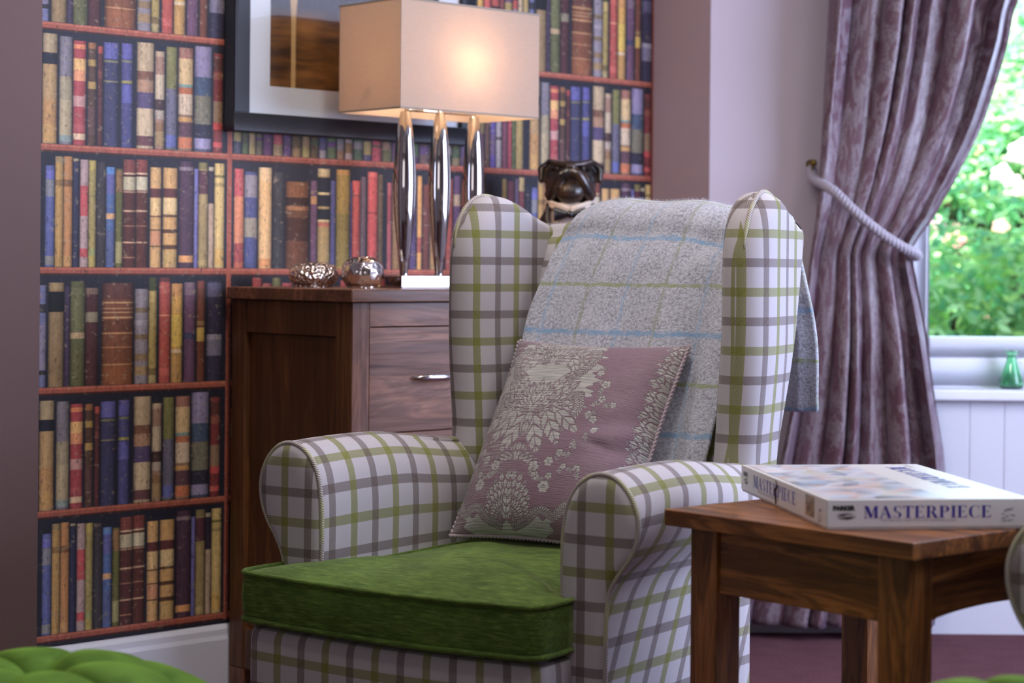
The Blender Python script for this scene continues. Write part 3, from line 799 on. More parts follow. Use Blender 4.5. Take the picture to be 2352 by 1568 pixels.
# ------------------------------------------------------------------ bowls
def bowl(name, label, u, d, prof, seg, mat, sx=1, sy=1):
    m = MB()
    zs = [p for p in prof]
    m.lathe(zs, seg, None, 0, sx, sy)
    o = m.build(name, mat, auto=60); o.location = wallpt(u, d, SHt); o.rotation_euler = (0, 0, WANG); tag(o, label, 'bowl'); return o
def rprof(R_, H, mouth, flat, n=28):
    out = [(0, 0.0), (flat, 0.0)]
    for i in range(1, n):
        a = -PI / 2 + PI * i / n * .93
        rr = R_ * math.cos(a) ** .55 if math.cos(a) > 0 else 0
        out.append((max(rr, mouth if a > 0 else flat), H / 2 + H / 2 * math.sin(a)))
    out.append((mouth, H)); out.append((mouth - .003, H - .001)); out.append((mouth - .002, H - .01))
    for i in range(1, 8):
        t = i / 8; out.append((mouth + (R_ - .006 - mouth) * math.sin(t * PI), lerp(H - .01, .006, t)))
    out.append((0, .004)); return out
bowl('silver_bowl', 'low wide hammered silver bowl, left of the two on the sideboard', .133, .16, rprof(.0555, .056, .022, .042), 56, M_HAM)
bowl('silver_bowl', 'round silver ball-shaped votive bowl between the low bowl and the lamp', .190, .262, rprof(.0475, .068, .024, .033), 56, M_HAM2)

# ------------------------------------------------------------------ picture
PW, PH, pz = .712, .78, 1.245
pic = thing('framed_picture', 'large charcoal framed picture with white mount hanging above the sideboard', 'picture', wallpt(0.0, .0015, pz), WANG)
fb = .042
m = MB()
for a, b in (((0, 0), (PW, fb)), ((0, PH - fb), (PW, PH)), ((0, fb), (fb, PH - fb)), ((PW - fb, fb), (PW, PH - fb))): m.box((a[0], -.04, a[1]), (b[0], 0, b[1]))
m.build('frame', M_BLACKFR, pic, smooth=False, bevel=.002)
mo = .064
m = MB()
for a, b in (((fb, fb), (PW - fb, fb + mo)), ((fb, PH - fb - mo), (PW - fb, PH - fb)), ((fb, fb + mo), (fb + mo, PH - fb - mo)), ((PW - fb - mo, fb + mo), (PW - fb, PH - fb - mo))): m.box((a[0], -.026, a[1]), (b[0], -.022, b[1]))
m.build('mount', M_MAT, pic, smooth=False)
def art_mat():
    g = G('sepia_abstract_print')
    v = g.coord('Object', (5, 1, 34)); tc = g.n('ShaderNodeTexCoord').outputs['Object']; sp = g.n('ShaderNodeSeparateXYZ', {0: tc})
    n = g.noise(v, 1.0, 5, .6, .6); n2 = g.noise(g.coord('Object', (3, 1, 9)), 1.0, 3)
    col = g.mix(g.step(n, .3, .7), '#3c2010', '#86541e'); col = g.mix(g.step(n2, .52, .7), col, '#a86c34')
    z = sp.outputs[2]
    col = g.mix(g.step(z, .24, .30), col, '#3a2226')
    x = g.math('SUBTRACT', sp.outputs[0], .174)
    wdt = g.math('ADD', .0065, g.math('MULTIPLY', g.math('POWER', g.math('MAXIMUM', g.math('SUBTRACT', z, .24), 0.0), 2.0), .9))
    pole = g.step(g.math('SUBTRACT', g.math('ABSOLUTE', x), wdt), -.002, .0015, 1.0, 0.0)
    col = g.mix(g.math('MULTIPLY', pole, .9), col, g.mix(n, '#c09058', '#e0b880'))
    g.set(color=col, rough=.5); return g.m
m = MB(); m.box((fb + mo - .004, -.0215, fb + mo - .004), (PW - fb - mo + .004, -.020, PH - fb - mo + .004)); m.build('print', art_mat(), pic, smooth=False)
m = MB(); m.box((fb + .0005, -.0305, fb + .0005), (PW - fb - .0005, -.029, PH - fb - .0005)); m.build('glass', M_PICGLASS, pic, smooth=False)

# ------------------------------------------------------------------ bulldog bust
def dog():
    p = wallpt(.868, .22, SHt)
    r = thing('bulldog_bust', 'dark bulldog bust in jacket, white collar and bow tie on the sideboard', 'statue', p, R(-3))
    def bronze(name, a, b, rough):
        g = G(name); v = g.coord('Object'); g.set(color=g.mix(g.step(g.noise(v, 25, 4), .4, .65), a, b), rough=rough, spec=.5, coat=.3, coat_rough=.2); return g.m
    hd = bronze('dark_bronze_resin', '#171211', '#3c2a20', .30)
    ZT = .318
    def q(xz, yz, y): return (( xz - 925) * .000135, y, ZT - (yz - 160) * .000135)
    m = MB()
    S = [((0, .028, .262), (.056, .05, .046)), ((0, .012, .290), (.062, .04, .020)), ((0, .03, .20), (.052, .042, .06)),
         ((0, -.030, .262), (.046, .035, .034)), ((0, -.040, .236), (.043, .034, .028)), ((0, -.058, .285), (.020, .016, .013)), ((0, -.052, .272), (.024, .02, .016))]
    for c, rr in S: m.ball(c, rr)
    for sx in (-1, 1):
        m.ball((sx * .040, -.004, .255), (.024, .036, .042))
        m.ball((sx * .034, -.034, .3025), (.026, .013, .0065), Matrix.Rotation(sx * R(-14), 3, 'Y'))         # brow
        m.ball((sx * .0300, -.040, .288), .0078); m.ball((sx * .060, .016, .284), (.012, .014, .026))                                              # eye
        # upper lip folds
        for pts, r0, r1 in (([(0.006, -.070, .279), (.020, -.070, .272), (.033, -.062, .252), (.042, -.050, .232), (.047, -.036, .220)], .012, .013),
                            ([(.016, -.062, .281), (.034, -.054, .268), (.048, -.036, .248), (.053, -.018, .226)], .006, .011),
                            ([(.028, -.050, .2775), (.042, -.040, .270), (.053, -.016, .258)], .004, .006)):
            sp = spline([(sx * a, b, c) for a, b, c in pts], 8)
            for i, pt in enumerate(sp): m.ball(pt, lerp(r0, r1, i / len(sp)), nu=10, nv=6)
        # folded ears, broad flaps hanging beside the skull
        for i in range(12):
            t = i / 11
            m.ball((sx * lerp(.052, .0715, sstep(0, .55, t)), lerp(.012, .0, t), lerp(.304, .262, t * t * .6 + t * .4)), (lerp(.014, .007, t), .016, lerp(.007, .009, t)), nu=12, nv=8)
        m.ball((sx * .058, .012, .284), (.014, .016, .026)); m.ball((sx * .050, .006, .262), (.013, .020, .040))
    m.ball((0, -.074, .292), (.013, .008, .008)); m.ball((0, -.048, .231), (.036, .032, .030))
    for sx in (-1, 1):
        sp = spline([(sx * .008, -.066, .296), (sx * .026, -.056, .2985), (sx * .044, -.040, .3035), (sx * .056, -.020, .303)], 8)
        for pt in sp: m.ball(pt, .0062, nu=10, nv=6)
    h = m.build('head', hd, r, merge=False)
    rm = h.modifiers.new('rm', 'REMESH'); rm.mode = 'VOXEL'; rm.voxel_size = .0016; rm.use_smooth_shade = True
    sm = h.modifiers.new('sm', 'SMOOTH'); sm.factor = .6; sm.iterations = 4
    em_ = simple('dark_glass_eye', '#3a3230', .08)
    for sx in (-1, 1):
        eye = MB(); eye.ball((sx * .0300, -.0475, .2880), .0064, nu=12, nv=8); eye.build('eye', em_, h)
    jk = bronze('brown_black_jacket', '#231a19', '#30241f', .5)
    jm = MB(); jm.lathe([(0, 0), (.085, 0), (.088, .03), (.088, .09), (.084, .13), (.072, .16), (.058, .185), (.050, .205), (0.0, .206)], 40, Matrix.Translation((0, .015, 0)), sx=1.12, sy=.78)
    # lapels
    for sx in (-1, 1):
        jm.tube(spline([(sx * .048, -.028, .212), (sx * .055, -.048, .18), (sx * .048, -.062, .14), (sx * .025, -.066, .09), (sx * .004, -.066, .05)], 8), .007, 8)
    jo = jm.build('jacket', jk, r)
    wh = simple('cream_painted_resin', '#cdbcae', .4)
    s = MB(); s.lathe([(0, .02), (.030, .03), (.052, .10), (.056, .14), (.052, .18), (.047, .205), (.03, .206), (0, .2065)], 32, Matrix.Translation((0, -.014, 0)), sx=1.0, sy=.92); s.build('shirt', wh, r)
    cl = MB()
    for sx in (-1, 1):
        sp = spline([(sx * .054, .03, .213), (sx * .058, 0, .214), (sx * .050, -.035, .207), (sx * .026, -.062, .198), (sx * .003, -.070, .190)], 10)
        for off, rr in ((0, .0075), (-.008, .0075)):
            cl.tube([(p_[0], p_[1], p_[2] + off) for p_ in sp], rr, 10, rf=lambda t, rr=rr: rr * (1 - .35 * t))
    cl.build('collar', wh, r)
    bt = MB(); z = .177
    bt.ball((0, -.075, z), (.009, .007, .009))
    for sx in (-1, 1):
        def P(a, b, sx=sx):
            th = b * 2 * PI; wv = .006 + .012 * a ** .8
            return Vector((sx * (.004 + .034 * a), -.073 + math.cos(th) * .006 * (1 - .3 * a), z + math.sin(th) * wv))
        bt.grid(8, 12, P, cv=True); bt.ball((sx * .036, -.073, z), (.003, .005, .0165))
    bt.build('bow_tie', simple('black_bow_tie', '#141218', .25), r)
dog()

# ------------------------------------------------------------------ armchair
TH = R(34)
CH = Vector((-.11, 3.26, 0))
def make_chair(name, label, loc, rz):
    ch = thing(name, label, 'armchair', loc, rz)
    # --- T shaped outline for platform and cushion
    def toutline(x0, x1, xi0, xi1, yf, yt, yb, r, n=7):
        pts = []
        def corner(cx, cy, a0, a1, rr):
            for i in range(n + 1):
                a = lerp(a0, a1, i / n); pts.append((cx + rr * math.cos(a), cy + rr * math.sin(a)))
        def line(p, q_, k=14):
            for i in range(1, k): pts.append((lerp(p[0], q_[0], i / k), lerp(p[1], q_[1], i / k)))
        corner(x0 + r, yf + r, PI, 1.5 * PI, r); line((x0 + r, yf), (x1 - r, yf), 24)
        corner(x1 - r, yf + r, 1.5 * PI, 2 * PI, r); line((x1, yf + r), (x1, yt - .012), 4); 
        pts.append((x1 - .004, yt)); line((x1 - .004, yt), (xi1, yt + .006), 3)
        line((xi1, yt + .006), (xi1, yb), 16); pts.append((xi1, yb)); line((xi1, yb), (xi0, yb), 16); pts.append((xi0, yb)); line((xi0, yb), (xi0, yt + .006), 16)
        line((xi0, yt + .006), (x0 + .004, yt), 3); pts.append((x0 + .004, yt)); line((x0, yt - .012), (x0, yf + r), 4)
        return pts
    xi0, xi1 = -.2525, .2335
    # seat cushion
    ol = toutline(-.342, .262, xi0, xi1, -.115, -.004, .515, .028)
    cx, cy = -.02, .16
    zb, zt = .350, .430
    rings = [(.0, zb + .004, 0), (.9, zb + .001, 0), (.985, zb + .001, 0)]
    for i in range(0, 9):
        t = i / 8; rings.append((1.0 + .010 * math.sin(PI * t), lerp(zb + .004, zt, t), 0))
    for f in (.985, .96, .92, .86, .78, .68, .56, .42, .28, .14, 0.0):
        rings.append((f, zt, 1))
    m = MB(); n = len(ol); i0 = 0
    for f, z, top in rings:
        for x, y in ol:
            px = cx + (x - cx) * f; py = cy + (y - cy) * f
            cr = 0
            if top: cr = .026 * (1 - f ** 3.0) + .0025 * math.sin(px * 31 + 1) * math.sin(py * 23) * (1 - f)
            # slack crease towards the right arm
            cr -= .010 * math.exp(-((px - .20) ** 2 + (py - .02) ** 2) / .0012) * top
            sag = -.006 * math.sin(PI * min(1, max(0, (px + .342) / .604)))
            m.add((px, py, z + cr + (sag if not top else sag * (1 if f > .9 else .6))))
    for k in range(len(rings) - 1):
        for j in range(n):
            m.face([k * n + j, k * n + (j + 1) % n, (k + 1) * n + (j + 1) % n, (k + 1) * n + j])
    cu = m.build('seat_cushion', M_VELVET, ch)
    m = MB()
    for z, off in ((zt + .0015, 1.002), (zb + .004, 1.002)):
        m.tube([(cx + (x - cx) * off, cy + (y - cy) * off, z - .006 * math.sin(PI * min(1, max(0, (x + .342) / .604)))) for x, y in ol], .0048, 8, closed=True)
    m.build('piping', M_VELVET, cu)
    # platform / front rail
    ol = toutline(-.334, .262, xi0, xi1, -.103, -.004, .47, .022)
    per = [0]
    for a, b in zip(ol, ol[1:] + ol[:1]): per.append(per[-1] + math.hypot(b[0] - a[0], b[1] - a[1]))
    m = MB(); n = len(ol)
    rr = [(0.0, .12), (1.0, .12), (1.0, .20), (1.0, .28), (1.0, .318), (.994, .332), (.98, .3395), (.95, .342), (.5, .342), (0, .342)]
    for f, z in rr:
        for x, y in ol: m.add((cx + (x - cx) * f, cy + (y - cy) * f, z - .006 * math.sin(PI * min(1, max(0, (x + .342) / .604)))))
    for k in range(len(rr) - 1):
        for j in range(n):
            side = k < 5
            q_ = [(k, j), (k, j + 1), (k + 1, j + 1), (k + 1, j)]
            def uvf(kk, jj):
                if side or k in (5, 6): return (per[jj] + .02, rr[kk][1] + .015)
                x, y = m.v[kk * n + jj % n][:2]; return (x, y)
            m.face([a * n + b % n for a, b in q_], [uvf(*a) for a in q_])
    m.build('seat_platform', M_PLAID, ch)
    # arms
    PR = [(0, .12), (0, .22), (0, .32), (0, .42), (-.001, .50), (0.001, .545), (.010, .585), (.032, .616), (.064, .631), (.096, .626), (.122, .603), (.137, .570), (.136, .535), (.122, .503), (.100, .474), (.085, .445), (.080, .405), (.079, .33), (.079, .22), (.079, .12)]
    prof = spline([(a, 0, b) for a, b in PR], 5)
    arc = [0]
    for a, b in zip(prof, prof[1:]): arc.append(arc[-1] + (b - a).length)
    for sg, xi, dz in ((-1, -.254, .013), (1, .235, 0.0)):
        m = MB(); ys = [0.0, .004, .012, .04] + [.04 + .47 * i / 20 for i in range(1, 21)]
        def pt(i, y, sg=sg, xi=xi, dz=dz):
            a, z = prof[i].x, prof[i].z; up = sstep(.42, .6, z)
            ins = .004 * (1 - min(1, y / .012)) ** 2
            zc = z + up * (dz - .022 * sstep(.22, .5, y) + .004 * math.sin(PI * min(1, y / .3)))
            ax = a
            if z < .45 and a > .05: ax = a + .0 
            k = (a - .064) ; 
            xx = a - k * ins * 6 * up; zc -= ins * up * .6
            # flare of the outer panel narrows to the back
            if a > .05: xx -= .012 * sstep(.2, .5, y)
            return Vector((xi + sg * xx, y, zc))
        NP = len(prof)
        for y in ys:
            for i in range(NP): m.add(pt(i, y))
        for k in range(len(ys) - 1):
            for i in range(NP - 1):
                q_ = [(k, i), (k, i + 1), (k + 1, i + 1), (k + 1, i)]
                slant = lambda ii, kk: ys[kk] * .86 + (.0 if arc[ii] < .62 or sg < 0 else (arc[ii] - .62) * .42)
                m.face([a * NP + b for a, b in q_], [(slant(b, a) + (.028 if sg < 0 else .017), arc[b] + (.030 if sg < 0 else .012)) for a, b in q_])
        # front panel (slightly padded) and rear cap
        base = len(m.v); c = Vector((xi + sg * .06, 0, 0))
        for f, yy in ((1.0, 0.0), (.93, -.006), (.75, -.010), (.4, -.011), (0, -.011)):
            for i in range(NP):
                p_ = pt(i, 0.0); axc = .045 if p_.z < .47 else lerp(.045, .066, sstep(.47, .56, p_.z))
                zc = min(max(p_.z, .16), .56 + dz)
                m.add((lerp(xi + sg * axc, p_.x, f), yy, lerp(zc, p_.z, f)))
        for k in range(4):
            for i in range(NP - 1):
                q_ = [(k, i), (k, i + 1), (k + 1, i + 1), (k + 1, i)]
                ids = [base + a * NP + b for a, b in q_]
                m.face(ids, [(sg * (m.v[t][0] - xi) + (.0285 if sg < 0 else .012), m.v[t][2] + (.008 if sg < 0 else .040)) for t in ids])
        m.face([(len(ys) - 1) * NP + i for i in range(NP)])
        ao = m.build('arm', M_PLAID, ch)
        pp = [pt(i, 0.0) + Vector((0, -.001, 0)) for i in range(0, NP)]
        m = MB(); m.tube(pp, .0042, 8); m.build('piping', M_PIPE, ao)
    # back
    YF = [(.34, .500), (.45, .500), (.6, .550), (.8, .620), (.95, .672), (1.0, .690), (1.06, .712)]
    YB = [(.12, .53), (.4, .535), (.6, .62), (.8, .70), (1.03, .775), (1.06, .785)]
    m = MB()
    TOPZ = 1.046
    path = []
    for i in range(24): z = lerp(.34, TOPZ - .035, i / 23); path.append((interp(YF, z), z))
    yf_, yb_ = interp(YF, TOPZ - .035), interp(YB, TOPZ - .035)
    for i in range(1, 12):
        a = PI * i / 12; path.append(((yf_ + yb_) / 2 - math.cos(a) * (yb_ - yf_) / 2, TOPZ - .035 + math.sin(a) * .036))
    for i in range(24): z = lerp(TOPZ - .035, .12, i / 23); path.append((interp(YB, z), z))
    arcp = [0]
    for a, b in zip(path, path[1:]): arcp.append(arcp[-1] + math.hypot(b[0] - a[0], b[1] - a[1]))
    NPp = len(path) - 1
    def BP(a, b):
        k = int(round(b * NPp)); y, z = path[k]; x = lerp(-.285, .285, a); e = abs(x) / .285
        isf = k < 24
        bul = (-.030 * (1 - e ** 3) * sstep(.36, .6, z) if isf else 0) if k < 30 else 0
        drop = -.010 * e * e if z > .9 else 0
        rnd = 0.0
        if e > .93: rnd = (e - .93) / .07 * .02 * (1 if k < 26 else -1)
        return Vector((x, y + bul + rnd, z + drop * sstep(.9, 1.0, z)))
    m.grid(36, NPp, BP, lambda a, b: (lerp(-.285, .285, a) + .004, arcp[int(round(b * NPp))] + .02), flip=True)
    m.build('backrest', M_PLAID, ch)
    # wings
    OUT = spline([(0, .468, .56), (0, .462, .66), (0, .459, .78), (0, .457, .90), (0, .461, .985), (0, .482, 1.045), (0, .520, 1.080), (0, .560, 1.087), (0, .610, 1.074), (0, .665, 1.050), (0, .725, 1.030), (0, .757, 1.012),
                  (0, .745, .95), (0, .712, .84), (0, .672, .72), (0, .630, .61), (0, .600, .55)], 7, closed=True)
    NO = len(OUT)
    for sg in (-1, 1):
        m = MB(); FR = [1.0, .995, .98, .955, .92, .88, .83, .77, .70, .62, .4, 0.0]
        def sc(y, z): 
            b = sstep(.46, .76, y); return lerp(.294 if sg > 0 else .300, .268, b) - .012 * sstep(.85, .58, z)
        def half(y, z): return lerp(.047, .030, sstep(.48, .76, y)) * lerp(.92, 1.0, sstep(.6, .8, z))
        def wp(f, i, side):
            o_ = OUT[i % NO]; zc = min(max(o_.z, .60), 1.015); yc = .60 if zc > .9 else lerp(.545, .60, sstep(.6, .9, zc))
            y = lerp(yc, o_.y, f); z = lerp(zc, o_.z, f)
            w0 = .42; h = 1.0 if f < 1 - w0 else math.sqrt(max(0, 1 - ((f - (1 - w0)) / w0) ** 2))
            x = sg * (sc(y, z) + side * half(y, z) * h)
            return Vector((x, y, z)), h
        for side in (-1, 1):
            b0 = len(m.v); uvs = []
            for f in FR:
                for i in range(NO):
                    p_, h = wp(f, i, side); m.add(p_)
                    u = .89 * p_.y - .03 * (1 - h)
                    if side > 0: u = 2 * .89 * .428 - u
                    uvs.append((u + (.0 if sg < 0 else .0365), p_.z + .018))
            for k in range(len(FR) - 1):
                for i in range(NO):
                    ids = [k * NO + i, k * NO + (i + 1) % NO, (k + 1) * NO + (i + 1) % NO, (k + 1) * NO + i]
                    m.face([b0 + t for t in ids], [uvs[t] for t in ids])
        wo_ = m.build('wing', M_PLAID, ch)
        # piping over the top and down the rear outer edge
        m = MB(); pts = []
        for i in range(7 * 4, 7 * 15):
            p_, h = wp(.985, i, 1); pts.append(p_ + Vector((sg * .0015, 0, .001)))
        m.tube(pts, .0042, 8, rf=lambda t: .0042 * min(1, .25 + t * 14, .25 + (1 - t) * 14)); m.build('piping', M_PIPE, wo_)
    for x, y in ((-.29, -.05), (.27, .03), (-.27, .47), (.27, .47)):
        m = MB(); 
        a = 1 if y > .3 else 0
        M_ = Matrix.Translation((x, y, 0))
        i0 = len(m.v)
        for z, hw, dy in ((0, .015, .03 * a), (.1195, .024, 0)):
            for sx, sy in ((-1, -1), (1, -1), (1, 1), (-1, 1)): m.add(M_ @ Vector((sx * hw, sy * hw + dy, z)))
        for k in range(4): m.face([k, (k + 1) % 4, 4 + (k + 1) % 4, 4 + k])
        m.face([3, 2, 1, 0]); m.face([4, 5, 6, 7]); m.build('leg', M_LEG, ch, smooth=False, bevel=.003)
    return ch
chair = make_chair('wing_armchair', 'plaid wing armchair with green chenille seat cushion, in the middle of the room', CH, -TH)
def copy_tree(o, parent=None):
    c = o.copy(); C.objects.link(c); c.parent = parent
    for ch in o.children: copy_tree(ch, c)
    return c
c2 = copy_tree(chair); c2['label'] = 'second plaid armchair, only its arm showing at the right edge behind the footstool'
c2.location = (.978, 2.355, 0.0); c2.rotation_euler = (0, 0, -R(30))

# ------------------------------------------------------------------ throw over the back
def chair_pt(x, y, z): 
    v = Matrix.Rotation(-TH, 3, 'Z') @ Vector((x, y, z)); return v + CH
def build_throw():
    t = thing('wool_throw', 'grey woollen check throw draped over the back of the plaid wing armchair', 'blanket', CH, -TH)
    YF = [(.34, .500), (.45, .500), (.6, .550), (.8, .620), (.95, .672), (1.0, .690), (1.06, .712)]
    path = []
    for i in range(40):
        z = lerp(.455, 1.015, i / 39); path.append((interp(YF, z) - .046 + .012 * sstep(.95, 1.02, z), z))
    for a in range(1, 14):
        an = PI * a / 14; y0, y1 = path[39][0], .812; path.append(((y0 + y1) / 2 - math.cos(an) * (y1 - y0) / 2, 1.015 + math.sin(an) * .054))
    for i in range(26): path.append((.812 + .012 * math.sin(i * .25), lerp(1.015, .665, i / 25)))
    arc = [0]
    for a, b in zip(path, path[1:]): arc.append(arc[-1] + math.hypot(b[0] - a[0], b[1] - a[1]))
    N = len(path) - 1; L = arc[-1]
    XL = [(0, -.18), (.28, -.225), (.45, -.222), (.6, -.185), (.68, -.150), (1.2, -.16)]
    XR = [(0, .205), (.3, .225), (.5, .236), (.60, .243), (.66, .240), (.72, .222), (.80, .236), (1.08, .284), (1.4, .286)]
    m = MB()
    def P(a, b):
        k = int(round(b * N)); y, z = path[k]; s = arc[k]
        xl, xr = sinterp(XL, s), sinterp(XR, s)
        x = lerp(xl, xr, a)
        fr = sstep(0.62, .4, s)
        # soft folds running down, stronger below and on the right
        f = .006 * math.sin(a * 19 + s * 3.0) * sstep(.0, .3, .6 - s) + .010 * math.exp(-((a - .93) / .04) ** 2) * fr - .018 * math.exp(-((a - .82) / .05) ** 2) * fr * sstep(.5, .1, s)
        f += .016 * math.exp(-((a - .72) / .06) ** 2) * sstep(.35, .05, s)
        if k > 50:
            f = -.008 * math.sin(a * 24) * sstep(.7, .9, s) - .0; x += .006 * math.sin(s * 20) * (a > .9)
            return Vector((x, y + abs(f), z + .012 * a))
        wob = .0022 * math.sin(s * 41 + a * 3) if a < .02 else 0
        if 36 < k < 54: z += .006 * math.sin(a * 5 + .3) + .004 * math.sin(a * 13)
        elif k <= 39: z += .0
        # front edge near the back top rides over the crown
        e = abs(x) / .285
        bul = .012 * (e ** 2) * (1 if k < 40 else 0)
        return Vector((x + wob, y - f + bul, z - (.008 * e * e if k > 36 else 0)))
    m.grid(84, N, P, lambda a, b: (lerp(-.22, .24, a) + .012, arc[int(round(b * N))] - .010), flip=True)
    o = m.build('cloth', M_THROW, t)
    sd = o.modifiers.new('solid', 'SOLIDIFY'); sd.thickness = .010; sd.offset = 1.0
    ss = o.modifiers.new('sub', 'SUBSURF'); ss.levels = 1; ss.render_levels = 1
    return t, o, P, N
throw, throw_cloth, TP, TN = build_throw()
def fuzz():
    random.seed(9)
    cd = bpy.data.curves.new('wool_fibre', 'CURVE'); cd.dimensions = '3D'; cd.bevel_depth = .00011; cd.bevel_resolution = 0; cd.resolution_u = 1
    for _ in range(9000):
        a, b = random.random(), random.uniform(.15, 1.0)
        if random.random() < .3: b = random.uniform(.42, .62)
        k = min(TN - 1, max(1, int(round(b * TN)))); bb = k / TN
        p = TP(a, bb); t1 = TP(a, (k + 1) / TN) - TP(a, (k - 1) / TN); nrm = Vector((0, -t1.z, t1.y)).normalized()
        p = p + nrm * .0095 + t1 * random.uniform(-.5, .5)
        s = cd.splines.new('POLY'); s.points.add(2)
        d = (nrm * random.uniform(.2, 1) + Vector((random.gauss(0, .7), random.gauss(0, .5), random.gauss(0, .5)))).normalized(); l = random.uniform(.003, .0075)
        d2 = (d + Vector((random.gauss(0, .6), random.gauss(0, .6), random.gauss(0, .6)))).normalized()
        for i, q_ in enumerate((p, p + d * l * .5, p + d * l * .5 + d2 * l * .5)): s.points[i].co = (*q_, 1)
    cd.materials.append(M_FUZZ)
    o = bpy.data.objects.new('wool_fibre', cd); C.objects.link(o); o.parent = throw; o['kind'] = 'stuff'
fuzz()

# ------------------------------------------------------------------ damask pillow
def damask(NX, NY, W_, H_):
    """woven figure of the pillow: 1 where the silver weft lies on top. Leaves and flowers, mirrored about the motif axis"""
    import numpy as np
    u = (np.arange(NX + 1) / NX - .5) * W_ * 100; v = (np.arange(NY + 1) / NY - .5) * H_ * 100
    U, V = np.meshgrid(u, v, indexing='ij'); M = np.zeros_like(U)
    rng = random.Random(8)
    def leaf(X, Y, x, y, ang, L, wd, rib=3.2, out=.16, serr=.0):
        c, s_ = math.cos(ang), math.sin(ang); p = (X - x) * c + (Y - y) * s_; q = -(X - x) * s_ + (Y - y) * c
        t = p / L; w0 = wd * np.sqrt(np.clip(4 * t * (1 - t), 0, 1)) * (1.15 - .5 * t)
        if serr: w0 = w0 * (1 + serr * np.sin(p * 6.5))
        e = np.abs(q)
        M[(t > -.02) & (t < 1.04) & (e < w0 + out)] = 0
        body = (t > .02) & (t < .98) & (e < w0 - .03) & (w0 > .05)
        ribm = (np.sin((p - e * 1.2) * rib) > -.78) & (e > .05)
        M[body & ribm] = 1
    def flower(X, Y, x, y, r_, n=5, ph=0.0):
        d = np.hypot(X - x, Y - y); M[d < r_ * 1.12] = 0
        for k in range(n):
            a = ph + 2 * PI * k / n; M[np.hypot(X - x - .6 * r_ * math.cos(a), Y - y - .6 * r_ * math.sin(a)) < r_ * .36] = 1
        M[d < r_ * .2] = 1
    def fan(X, Y, y, L, wd, n, spread=1.45, base=0.0):
        for k in range(n, -1, -1):
            t = k / n; a = PI / 2 - spread * t
            leaf(X, Y, base * .0 + .15 * t, y + .6 * t, a, L * (1 - .42 * t), wd * (1 - .3 * t), 3.0, .15, .12)
    def scroll(X, Y, pts, s0, s1, side=1):
        sp = spline([(a, b, 0) for a, b in pts], 7)
        for i in range(len(sp) - 1):
            d = (sp[i + 1] - sp[i]); a = math.atan2(d.y, d.x); t = i / len(sp); L = lerp(s0, s1, t)
            leaf(X, Y, sp[i].x, sp[i].y, a - side * 1.0, L, L * .30, 5, .10); leaf(X, Y, sp[i].x, sp[i].y, a + side * .75, L * .7, L * .24, 5, .10)
    def sprig(X, Y, pts, s_, n):
        sp = spline([(a, b, 0) for a, b in pts], 10)
        for p in sp: M[np.hypot(X - p.x, Y - p.y) < .09] = 1
        for i in range(n):
            p = sp[int((i + .5) / n * (len(sp) - 1))]; a = i * 2.4
            if i % 2: flower(X, Y, p.x + math.cos(a) * s_ * .5, p.y + math.sin(a) * s_ * .5, s_ * rng.uniform(.7, .95), 5, a)
            else:
                for da in (-.9, .2, 1.1): leaf(X, Y, p.x, p.y, a + da, s_ * 1.35, s_ * .36, 5, .06)
    A = np.abs(U + 5.5); Y = V
    # ground cloth of silver in the upper part of the figure
    hw = 11.2 - ((V - 9.5) / 6.2) ** 2 * 1.1 + .9 * np.sin(V * 2.1) + .5 * np.sin(V * 5.3)
    M[(A < hw) & (V > 0.0)] = 1
    hw2 = 6.2 + .6 * np.sin(V * 3.1) - ((V + 17.5) / 3.0) ** 2 * 1.6
    M[(A < hw2 + 4) & (V < -17.3 + 1.0 * np.sin(A * 1.4))] = 1
    # big acanthus leaves
    for y0, k in ((3.2, 1.0), (14.5, .9)):
        for t in range(7):
            a = 1.15 - t * .36; leaf(A, Y, 1.2 + t * .35, y0 - 1.2 + t * .5, a, (9.8 - t * .55) * k, 1.35 * k, 3.4, .20, .16)
        scroll(A, Y, [(8.8 * k, y0 + 3.6), (10.2 * k, y0 + .5), (8.6 * k, y0 - 3.2), (6.6 * k, y0 - 5.2)], 1.9, 1.1)
        fan(A, Y, y0 - 1.0, 7.2 * k, 1.15 * k, 5)
    # bell leaves hanging from the heart of the figure
    for x, y, a, L, wd in ((.8, 1.6, -1.15, 8.2, 2.0), (3.4, 2.4, -.95, 8.0, 1.7), (5.8, 2.6, -.62, 6.6, 1.4), (0, 2.4, -1.57, 5.2, .8)):
        leaf(A, Y, x, y, a, L, wd, 2.6, .2, .06)
    fan(A, Y, -7.6, 3.8, .7, 4, 1.2)
    for t in range(4): leaf(A, Y, .8 + t * .9, -7.2 - t * .3, .5 - t * .15, 2.6, .6, 5)
    flower(A, Y, 4.4, -8.6, 1.2); flower(A, Y, 7.3, -7.4, 1.0, 6)
    # lower palmette
    for t in range(6, -1, -1): leaf(A, Y, .2, -18.6, 1.52 - t * .19, 9.6 - t * .75, 1.05, 3.4, .17, .14)
    leaf(A, Y, 0, -17.6, PI / 2, 6.2, 1.0, 4, .2)
    flower(A, Y, 7.4, -12.2, 1.3, 6); flower(A, Y, 5.2, -10.4, .9); sprig(A, Y, [(3.6, -9.8), (5.8, -10.6), (8.4, -10.4)], .8, 4)
    scroll(A, Y, [(1.2, -19.8), (4.5, -18.6), (7.2, -16.6), (10.2, -17.4), (12.6, -15.4)], 1.0, 1.5, -1)
    # flowering branches on the pink ground
    sprig(A, Y, [(11.2, 12.2), (13.0, 9.6), (13.6, 6.0), (12.6, 2.4)], 1.15, 8)
    sprig(A, Y, [(12.8, 6.4), (15.0, 5.2), (16.6, 4.4)], .9, 4)
    sprig(A, Y, [(12.8, 2.8), (14.4, .2), (13.4, -2.2)], .95, 5)
